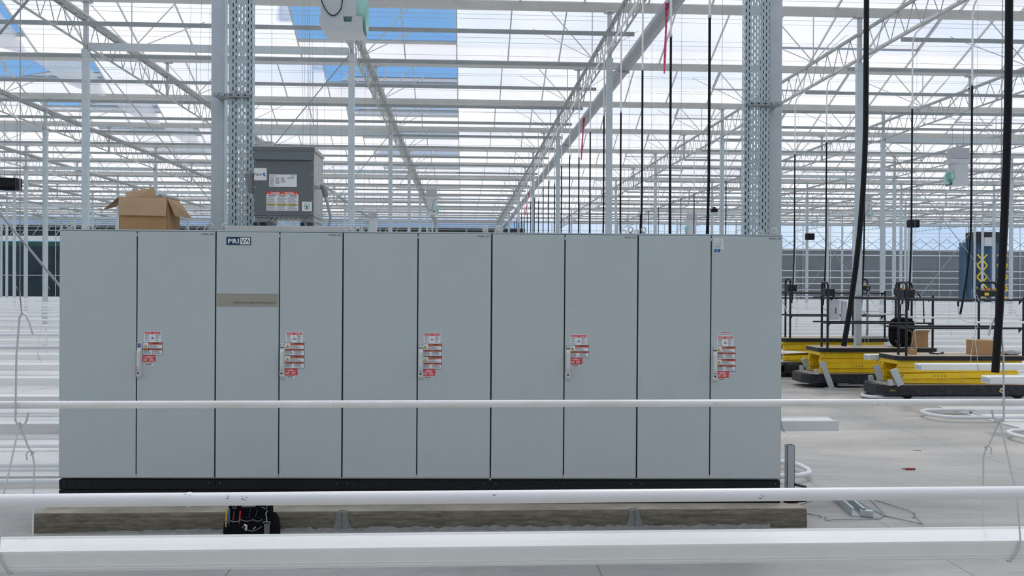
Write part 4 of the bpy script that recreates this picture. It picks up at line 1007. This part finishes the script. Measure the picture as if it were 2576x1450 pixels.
fan0 = fan_unit(); fans = [
  ((862, 90), 10.3, 0, 'large near white circulation fan with mint duct, at the top edge left of centre'), ((1087, 541), 37.6, 0, 'small far white fan with mint duct above the middle cabinet'),
  ((2408, 468), 25.2, PI, 'white fan with mint bell mouth at right, behind a black hose'), ((2176, 552), 38, 0, 'far white fan with mint duct right of the right cable tray, behind the columns'),
  ((938, 584), 49, PI, 'tiny far white fan just above the top of the middle cabinet'), ((1738, 590), 46, PI, 'tiny far white fan just above the right end cabinet'), ((672, 440), 29.8, 0, 'white fan seen over the lid of the grey transformer')]
for i, ((px, py), Y, rz, lab) in enumerate(fans):
    o = fan0 if i == 0 else copy_tree(fan0); p = at(px, py, Y=Y); o.location = p; o.rotation_euler.z = rz; tag(o, lab, 'fan', 'ceiling circulation fans')
for (px, py, Y, w_, lab) in ((27, 472, 26, .48, 'black ribbed unit hanging at the far left among the columns'), (2297, 568, 40, .45, 'black unit hanging among the columns over the middle lift'), (2037, 600, 46, .40, 'black unit hanging above the left lift')):
    p = at(px, py, Y=Y); q = MB(); q.box((-w_/2, -.15, 0), (w_/2, .15, .25), blackr)
    for i in range(7): x = -w_/2+w_*(i+.5)/7; q.box((x-.015, -.17, -.08), (x+.015, .17, .0), blackr)
    o = q.build('hanging_unit'); o.location = p; tag(o, lab, 'unit heater'); r = MB()
    for s in (-1, 1): r.tube([(s*w_*.35, 0, .25), (s*w_*.35, 0, 6.42-p.z)], .008, wirem, 5)
    r.build('suspension_rods', o)
p = at(1797, 530, Y=27.2); q = MB().box((-.10, -.06, -.05), (.09, .05, .05), blackr).tube([(.0, 0, 0), (.12, .1, .03)], .02, blackr, 8).tube([(-.02, -.05, .08), (-.02, -.09, .02)], .05, blackr, 10)
o = q.build('floodlight'); o.location = p; tag(o, 'small black floodlight clamped on a far column right of centre', 'lamp')

# ------------------------------------------------------------------ scissor lifts on the rails
def lift(Xl, Yf, raise_, label, idx):
    """Xl = left end of the platform; Yf = front face"""
    root = empty('scissor_lift', (Xl, Yf, 0), label, 'lift', 0, 'yellow pipe-rail lifts')
    Lp, D = 2.22, .80; zp = .755+raise_
    q = MB(); q.prism([(-.30, .05), (-.36, .20), (.0, .03), (.0, .0)], 'X', 0, .001, lbase)
    q = MB(); ol = [(-.34, .16), (-.22, .0), (Lp+.22, .0), (Lp+.34, .16), (Lp+.34, D-.16), (Lp+.22, D), (-.22, D), (-.34, D-.16)]
    q.prism(ol, 'Z', .09, .265, lbase); q.box((-.2, .02, .262), (Lp+.2, D-.02, .268), plyw if idx != 0 else lbase)
    q.box((-.10, -.012, .10), (.55, 0, .24), lbase) if idx == 1 else None
    q.box((-.05, .1, .03), (.35, D-.1, .09), lbase); q.box((Lp-.35, .1, .03), (Lp+.05, D-.1, .09), lbase)
    base = q.build('chassis', root, bevel=.008)
    if idx == 2:
        x = at(2520, 996, Y=Yf).x-Xl; e = MB()
        for r0, r1, m, dy in ((0, .048, blackr, 0), (.026, .040, paper, .002), (.010, .018, yelm, .002)):
            e.lathe([(r0, dy), (r1, dy)], m, Matrix.Translation((x, -.001, .175)) @ Matrix.Rotation(PI/2, 4, 'X'), 28)
        e.poly([(x-.045, -.004, .14), (x-.02, -.004, .158), (x-.045, -.004, .165)], yelm); e.build('round_emblem', base)
        w = MB(); w.text('AGILE', -.18, -.002, .165, .03, yelm, width=.10); w.build('yellow_lettering', base)
    if idx == 0:
        y_ = MB().box((-.36, .02, .12), (-.02, .0, .24), yellow).box((-.40, .04, .1), (-.34, D-.04, .24), yellow); y_.build('yellow_bumper', root)
    for x in (.15, Lp-.15):
        for y in (.0, D): MB().tube([(x, .03 if y == 0 else D-.08, .11), (x, .08 if y == 0 else D-.03, .11)], .085, blackr, 18).build('wheel', root)
    # outrigger jacks at the left end
    for k, (y, lean) in enumerate(((-.03, -.06), (D-.10, .06))):
        o = MB(); o.prism([(-.10, .30), (.0, .30), (.0-.02, .50), (-.10-.02, .50)], 'Y', y, y+.05, galv) if False else None
        zt_ = .50
        if idx == 2: o.bar((-.02, y-.02, .27), (-.14 if k == 0 else .06-.15, y+(-.01 if k == 0 else 0), zt_+.04), .05, .11, galv); o.bar((-.18, y, .265), (-.19, y, .36), .06, .08, galv2)
        elif idx == 1: o.bar((.16, y-.03, .02), (-.02 if k == 0 else -.10, y-.02, zt_), .05, .10, galv); o.box((.06, y-.08, 0), (.26, y+.06, .02), galv); o.bar((-.12, y, .265), (-.13, y, .36), .06, .08, galv2)
        else: o.bar((.02, y+.02, .2), (.0, y+.02, .30), .05, .09, lbase)
        if o.v: o.build('outrigger', root)
    # scissor pack
    n = 4; z0_ = .275; gap = (zp-.10-z0_)/n; hb = .092
    for s, y in enumerate((.10, D-.16)):
        for i in range(n):
            z = z0_+gap*(i+.5); tilt = (raise_*.5+.012)*(1 if i % 2 else -1) if (raise_ > .02 or i in (0, 1)) else 0
            if idx == 1: tilt *= .2
            y_ = y+(.0 if i % 2 else .03)
            b = MB().bar((.0, y_, z-tilt), (Lp-.12, y_, z+tilt), .06, hb, yellow)
            for x in (.08, Lp/2, Lp-.2): zz = z-tilt+2*tilt*x/(Lp-.12); b.tube([(x, y_-.031, zz), (x, y_-.037, zz)], .014, brass, 10)
            bo_ = b.build('scissor_arm', root, bevel=.006)
            if s == 0 and i == 1:
                for q_ in range(4):
                    t = MB(); t.poly([(.62+q_*.06, y_-.033, z-.012), (.645+q_*.06, y_-.033, z-.012), (.632+q_*.06, y_-.033, z+.012)], inkm)
                    t.build('warning_mark', bo_)
    q = MB(); q.box((-.02, .08, zp-.145), (Lp-.05, D-.10, zp-.075), yellow); q.build('upper_frame', root, bevel=.01)
    if idx == 2:
        q = MB(); q.text('Qi', .02, .066, z0_+gap+.03, .05, inkm, width=.075); q.build('lift_lettering', root)
    ol = [(-.04, .10), (.02, .0), (Lp-.02, .0), (Lp+.04, .06), (Lp+.04, D-.06), (Lp-.02, D), (.02, D), (-.04, D-.10)]
    MB().prism(ol, 'Z', zp-.075, zp-.004, steelb).prism([(x*.995+.005, y*.97+.01) for x, y in ol], 'Z', zp-.004, zp, plyw).build('platform', root)
    # guard rails
    r = .021; zt_ = zp+.95; z2 = zp+.47
    def arch(x, zh):
        return [(x, .04, zp), (x, .04, zh-.06), (x, .06, zh-.02), (x, .10, zh), (x, .26, zh), (x, .30, zh-.02), (x, .32, zh-.06), (x, .32, zp)]
    q = MB()
    q.tube(arch(.12, zp+1.24), r, steelb, 10); q.bar((.12, .04, z2), (.12, .32, z2), .03, .03, steelb); q.bar((.12, .04, zt_-.0), (.12, .32, zt_), .03, .03, steelb); q.build('end_guard', root)
    q = MB().box((.085, .055, zp+.98), (.27, .305, zp+1.12), steelb); q.build('control_box', root, bevel=.01)
    q = MB()
    q.tube([(Lp-.14-x, D-.10-y, z) for x, y, z in ((0, 0, zp), (0, 0, zp+1.18), (.02, 0, zp+1.23), (.06, 0, zp+1.25), (.26, 0, zp+1.25), (.30, 0, zp+1.23), (.32, 0, zp+1.18), (.32, 0, zp))], r, steelb, 10)
    q.bar((Lp-.46, D-.10, z2), (Lp-.14, D-.10, z2), .03, .03, steelb); q.tube([(Lp-.06, .04, zp), (Lp-.06, .04, zp+1.0)], r, steelb, 10); q.build('far_guard', root)
    q = MB().prism([(D-.26, zp+1.0), (D-.30, zp+1.10), (D-.08, zp+1.14), (D-.08, zp+1.0)], 'X', Lp-.50, Lp-.16, steelb); cb = q.build('control_box', root, bevel=.008)
    k_ = MB()
    for i, m in enumerate((yelm, redp, yelm, redp, yelm, orgm)): x = Lp-.46+i*.05; k_.tube([(x, D-.24+.02*(i % 2), zp+1.10), (x, D-.24+.02*(i % 2), zp+1.145)], .016, m, 10)
    k_.box((Lp-.47, D-.302, zp+1.02), (Lp-.40, D-.285, zp+1.07), yelm); k_.lathe([(0, 0), (.016, 0)], brass, Matrix.Translation((Lp-.22, D-.292, zp+1.05)) @ Matrix.Rotation(PI/2, 4, 'X'), 14); k_.build('buttons', cb)
    q = MB()
    for z in (zt_, z2):
        q.tube([(.12, .04, z), (Lp-.06, .04, z)], r*.8, steelb, 8); q.tube([(.12, D-.04, z), (Lp-.06, D-.04, z)], r*.8, steelb, 8)
        for x in (.16, Lp-.10): q.add([(x-.04, .04, z), (x+.03, .04, z), (x-.04, .04, z-.08), (x-.04, .055, z), (x+.03, .055, z), (x-.04, .055, z-.08)], [(0, 1, 2), (5, 4, 3), (0, 3, 4, 1), (1, 4, 5, 2), (2, 5, 3, 0)], steelb)
    q.build('guard_rail', root)
    return root, zp
LX = {2: at(2265, 900, Y=15.0).x, 1: at(2068, 880, Y=16.9).x, 0: at(1975, 855, Y=18.85).x}
L3, zp3 = lift(LX[2], 15.0, .0, 'nearest yellow and black scissor lift at the right edge, carrying the closed cardboard box', 2)
L2, zp2 = lift(LX[1], 16.9, .0, 'middle yellow and black scissor lift, carrying the black backpack', 1)
L1, zp1 = lift(LX[0], 18.85, .07, 'farthest yellow and black scissor lift, next to the right edge of the cabinets', 0)
# things on the lifts
def soft_blob(mb, c, s, m, seed, seg=14, rings=9, amp=.12, flat=True):
    rr = random.Random(seed); vs = []; ph = [rr.uniform(0, 6) for _ in range(6)]
    for i in range(rings+1):
        t = PI*i/rings
        for k in range(seg):
            a = 2*PI*k/seg; q = 1+amp*math.sin(3*a+ph[0]+2*t)+amp*.6*math.sin(5*a+ph[1]-3*t)
            x = math.copysign(abs(math.sin(t))**.55, 1)*math.copysign(abs(math.cos(a))**.7, math.cos(a))*q; y = abs(math.sin(t))**.55*math.copysign(abs(math.sin(a))**.7, math.sin(a))*q; z = math.copysign(abs(math.cos(t))**.7, math.cos(t))
            vs.append((c[0]+s[0]*x, c[1]+s[1]*y, c[2]+s[2]*z))
    mb.add(vs, [(i*seg+k, (i+1)*seg+k, (i+1)*seg+(k+1) % seg, i*seg+(k+1) % seg) for i in range(rings) for k in range(seg)], m, True)
bx = at(2268, 880, Y=17.35).x
root = empty('backpack', (bx, 17.35, zp2), 'bulky black backpack standing on the middle lift', 'bag')
q = MB(); soft_blob(q, (0, 0, .285), (.25, .14, .285), blackp, 3, amp=.04); q.build('bag_body', root); q = MB(); soft_blob(q, (-.15, -.12, .16), (.13, .09, .15), blackp, 5, amp=.06); q.build('front_pocket', root)
MB().tube([(-.06, 0, .55), (-.03, 0, .61), (.06, 0, .62), (.10, 0, .55)], .014, blackr, 8).tube([(-.25, -.16, .22), (-.22, -.2, .12), (-.12, -.21, .03)], .012, greyt, 8).build('handle_strap', root)
q = MB(); c0 = at(2268, 800, Y=17.5); o = MB().tube([(c0.x-.16, 17.2, zp2+.35), (c0.x-.17, 17.2, zp2+.8), (c0.x-.05, 17.2, zp2+1.05), (c0.x+.16, 17.2, zp2+1.04), (c0.x+.28, 17.2, zp2+.9), (c0.x+.30, 17.2, zp2+.45)], .012, blackr, 8).build('cable_loop'); tag(o, 'black cable looped over the rails above the backpack', 'cable')
def small_carton(px, py, Y, w_, d, h, zp, lab, openf=True, rz=.1, tape=False):
    p = at(px, py, Y=Y); root = empty('cardboard_box', (p.x, Y, zp), lab, 'box', rz)
    MB().box((-w_/2, 0, 0), (w_/2, d, h), card).build('carton', root, bevel=.004)
    if openf:
        q = MB(); q.poly([(-w_/2, 0, h), (w_/2, 0, h), (w_/2-.03, -.10, h+.05), (-w_/2-.04, -.09, h+.05)], cardl); q.poly([(w_/2, 0, h), (w_/2, d, h), (w_/2+.13, d-.03, h+.015), (w_/2+.10, .02, h+.02)], cardl); q.poly([(-w_/2, 0, h), (-w_/2, d, h), (-w_/2-.1, d, h+.05), (-w_/2-.1, .0, h+.06)], cardl)
        o = q.build('flaps', root); s = o.modifiers.new('s', 'SOLIDIFY'); s.thickness = .004
    if tape: q = MB(); q.box((w_/2-.07, -.002, h-.06), (w_/2-.02, 0, h-.02), paper); q.build('address_label', root)
    return root
small_carton(2317, 880, 17.15, .30, .25, .28, zp2, 'open brown cardboard box beside the backpack on the middle lift')
small_carton(2300, 885, 15.35, .10, .12, .09, zp3, 'tiny cardboard box at the left end of the nearest lift', False)
small_carton(2487, 890, 15.2, .38, .35, .25, zp3, 'closed brown cardboard box on the nearest lift, left of the thick black hose', False, .05, True)
q = MB(); soft_blob(q, (0, 0, .045), (.15, .10, .045), mat('clear_plastic_bag', (.55, .58, .60), .25), 8, amp=.18); o = q.build('plastic_bag'); o.location = (at(2543, 895, Y=15.3).x, 15.3, zp3); tag(o, 'crumpled clear plastic bag on the nearest lift right of the hose', 'bag')
q = MB(); q.tube([(.12*math.cos(t)+.03*math.sin(3*t), .07*math.sin(t), .012+.012*math.sin(4*t)+.01) for t in [2*PI*i/40*2 for i in range(40)]], .008, blackr, 6); o = q.build('coiled_cable'); o.location = (at(2356, 893, Y=15.35).x, 15.35, zp3+.002); tag(o, 'black cable coiled on the deck of the nearest lift', 'cable')
q = MB(); q.box((-.45, -.15, 0), (.45, .15, .02), alu)
for i in range(9): q.box((-.42+i*.1, -.17, .02), (-.36+i*.1, .13, .035), galv)
o = q.build('metal_tray'); o.location = (at(2200, 850, Y=19.2).x, 19.2, zp1+.001); tag(o, 'flat silver slotted metal sheet lying on the farthest lift', 'metal sheet')
pa = at(2093, 806, Y=16.86); pb = at(2119, 756, Y=16.86); q = MB().box((pa.x, 16.98, pa.z), (pb.x, 17.1, pb.z), boxg); q.box((pb.x+.06, 17.0, pa.z-.02), (pb.x+.15, 17.08, pb.z-.02), boxg)
for i in range(9): z = pa.z+.12+i*.013; q.box((pa.x+.11, 16.975, z), (pa.x+.13, 16.985, z+.009), inkm)
q.tube([(pa.x+.06, 17.05, pb.z), (pa.x+.1, 17.04, pb.z+.07), (pa.x+.16, 17.02, pb.z+.02)], .02, blackr, 8); o = q.build('battery_charger_box'); tag(o, 'narrow grey-white box strapped upright inside the left rail of the middle lift', 'box')

# ------------------------------------------------------------------ bits on the floor at right
p = at(1991, 1262, Z=0); hgt = at(1992, 1122, Y=p.y).z
q = MB(); r_ = .034; 
q.box((-r_, -r_, 0), (r_, -r_+.004, hgt), galv).box((-r_, r_-.004, 0), (r_, r_, hgt), galv).box((-r_, -r_, 0), (-r_+.004, r_, hgt), galv).box((r_-.004, -r_, 0), (r_, r_, hgt), galv).box((-r_+.004, -r_+.004, 0), (r_-.004, r_-.004, hgt-.05), cabd)
o = q.build('tube_post'); o.location = (p.x, p.y+.05, 0); tag(o, 'short upright galvanised square tube on the floor by the right end of the cabinets', 'post')
a = at(2100, 1248, Z=0); b = at(2160, 1300, Z=0)
q = MB(); d = (b-a).normalized(); n_ = Vector((-d.y, d.x, 0))
for s in (-1, 1): q.bar(a+n_*s*.055+Vector((0, 0, .035)), b+n_*s*.055+Vector((0, 0, .035)), .004, .07, galv)
q.bar(a+Vector((0, 0, .003)), b+Vector((0, 0, .003)), .11, .004, galv); q.bar(a+n_*.045+Vector((0, 0, .068)), b+n_*.045+Vector((0, 0, .068)), .02, .004, galv); q.bar(a-n_*.045+Vector((0, 0, .068)), b-n_*.045+Vector((0, 0, .068)), .02, .004, galv)
c2 = b+d*.0+n_*.03; q.bar(b-d*.02+n_*.02+Vector((0, 0, .03)), b+Vector((.11, -.03, .03)), .06, .05, galv)
o = q.build('steel_channel'); tag(o, 'short galvanised channel offcut lying on the floor right of the concrete pad', 'metal offcut')
def floor_wire(pts, lab, r=.0042):
    P_ = [at(x, y, Z=0) for x, y in pts]; o = MB().tube([(v.x, v.y, r+.001+(.012 if 0 < i < len(P_)-1 and i % 2 else 0)) for i, v in enumerate(P_)], r, wirem, 6).build('bent_wire'); tag(o, lab, 'wire', 'bent hanger wires lying on the floor')
floor_wire([(2078, 1303), (2074, 1307), (2080, 1311), (2100, 1313), (2212, 1307), (2226, 1299), (2193, 1262), (2165, 1256), (2055, 1256), (2012, 1272)], 'bent hanger wire on the floor, large loop around the channel offcut')
floor_wire([(2190, 1256), (2290, 1291), (2302, 1299), (2300, 1290)], 'bent hanger wire on the floor, upper right strand with hooked tip')
floor_wire([(2133, 1262), (2140, 1259), (2226, 1300), (2322, 1325), (2303, 1302), (2296, 1304)], 'bent hanger wire on the floor, longest strand reaching far right')
floor_wire([(2031, 1294), (2062, 1304), (2067, 1303), (2061, 1297)], 'short bent hanger wire with hook beside the end of the pad')
floor_wire([(2150, 1272), (2178, 1288), (2184, 1293)], 'short straight wire lying on the channel offcut')
p = at(2287, 1183, Z=0); q = MB().tube([(-.04, .0, .012), (.05, -.005, .012)], .011, rust, 10).tube([(-.075, .004, .012), (-.04, 0, .012)], .004, inkm, 8).tube([(.05, -.005, .012), (.06, -.006, .012)], .010, inkm, 8); o = q.build('marker_pen'); o.location = (p.x, p.y, 0); tag(o, 'small red marker pen lying alone on the concrete floor at right', 'marker')
p = at(2306, 1134, Z=0); o = MB().box((-.04, -.008, 0), (.05, .008, .006), cardl).build('wood_sliver'); o.location = (p.x, p.y, 0); o.rotation_euler.z = -.4; tag(o, 'pale wood sliver on the concrete floor above the red marker', 'debris')
# black pipes stub beside the cabinet foot
p = at(1985, 1232, Z=0); q = MB()
o = MB().tube([(at(1975, 1205, Z=.1).x, 8.3, .10), (at(2020, 1222, Z=.02).x, 8.55, .02)], .013, blackr, 8).build('pipe_stub'); tag(o, 'thin black pipe stub lying behind the upright tube', 'pipe')
q = MB().tube([(0, 0, .016), (.10, -.02, .016), (.19, .01, .016)], .015, blackr, 8).box((.02, -.03, .001), (.09, .03, .012), blackr); o = q.build('black_bracket'); pp = at(1968, 1262, Y=7.40); o.location = (pp.x+.02, 7.42, PADZ); tag(o, 'small black bracket lying on the right end of the concrete pad', 'bracket')

# far blue-draped tower with yellow scissor frames at the right
c = at(2480, 700, Y=66); root = empty('draped_tower', (c.x, 66, 0), 'tall blue sheet-draped tower with yellow scissor arms far at right', 'tower')
hh = at(2475, 608, Y=66).z; q = MB(); n = 24; pts = []
for i in range(n): t = i/(n-1); pts.append((-1.45+2.9*t, .12*math.sin(i*1.7)))
q.add([(x, y, 0) for x, y in pts]+[(x*.97, y*.5, hh) for x, y in pts], [(i, i+1, n+i+1, n+i) for i in range(n-1)], bluef, True); q.box((-1.4, .15, 0), (1.4, 1.2, hh-.05), bluef); q.build('blue_sheet', root)
q = MB()
for x in (-.45, 1.1):
    q = MB()
    for i in range(4): z = .9+i*.85; q.bar((x-.38, -.25, z), (x+.38, -.25, z+.8), .06, .10, yellow); q.bar((x+.38, -.28, z), (x-.38, -.28, z+.8), .06, .10, yellow)
    q.build('scissor_frame', root)
q = MB().box((-.9, -.2, hh), (1.5, 1.2, hh+.7), lbase); q.box((-.3, -.3, hh-.35), (.5, -.2, hh+.3), fanw); q.build('top_unit', root)
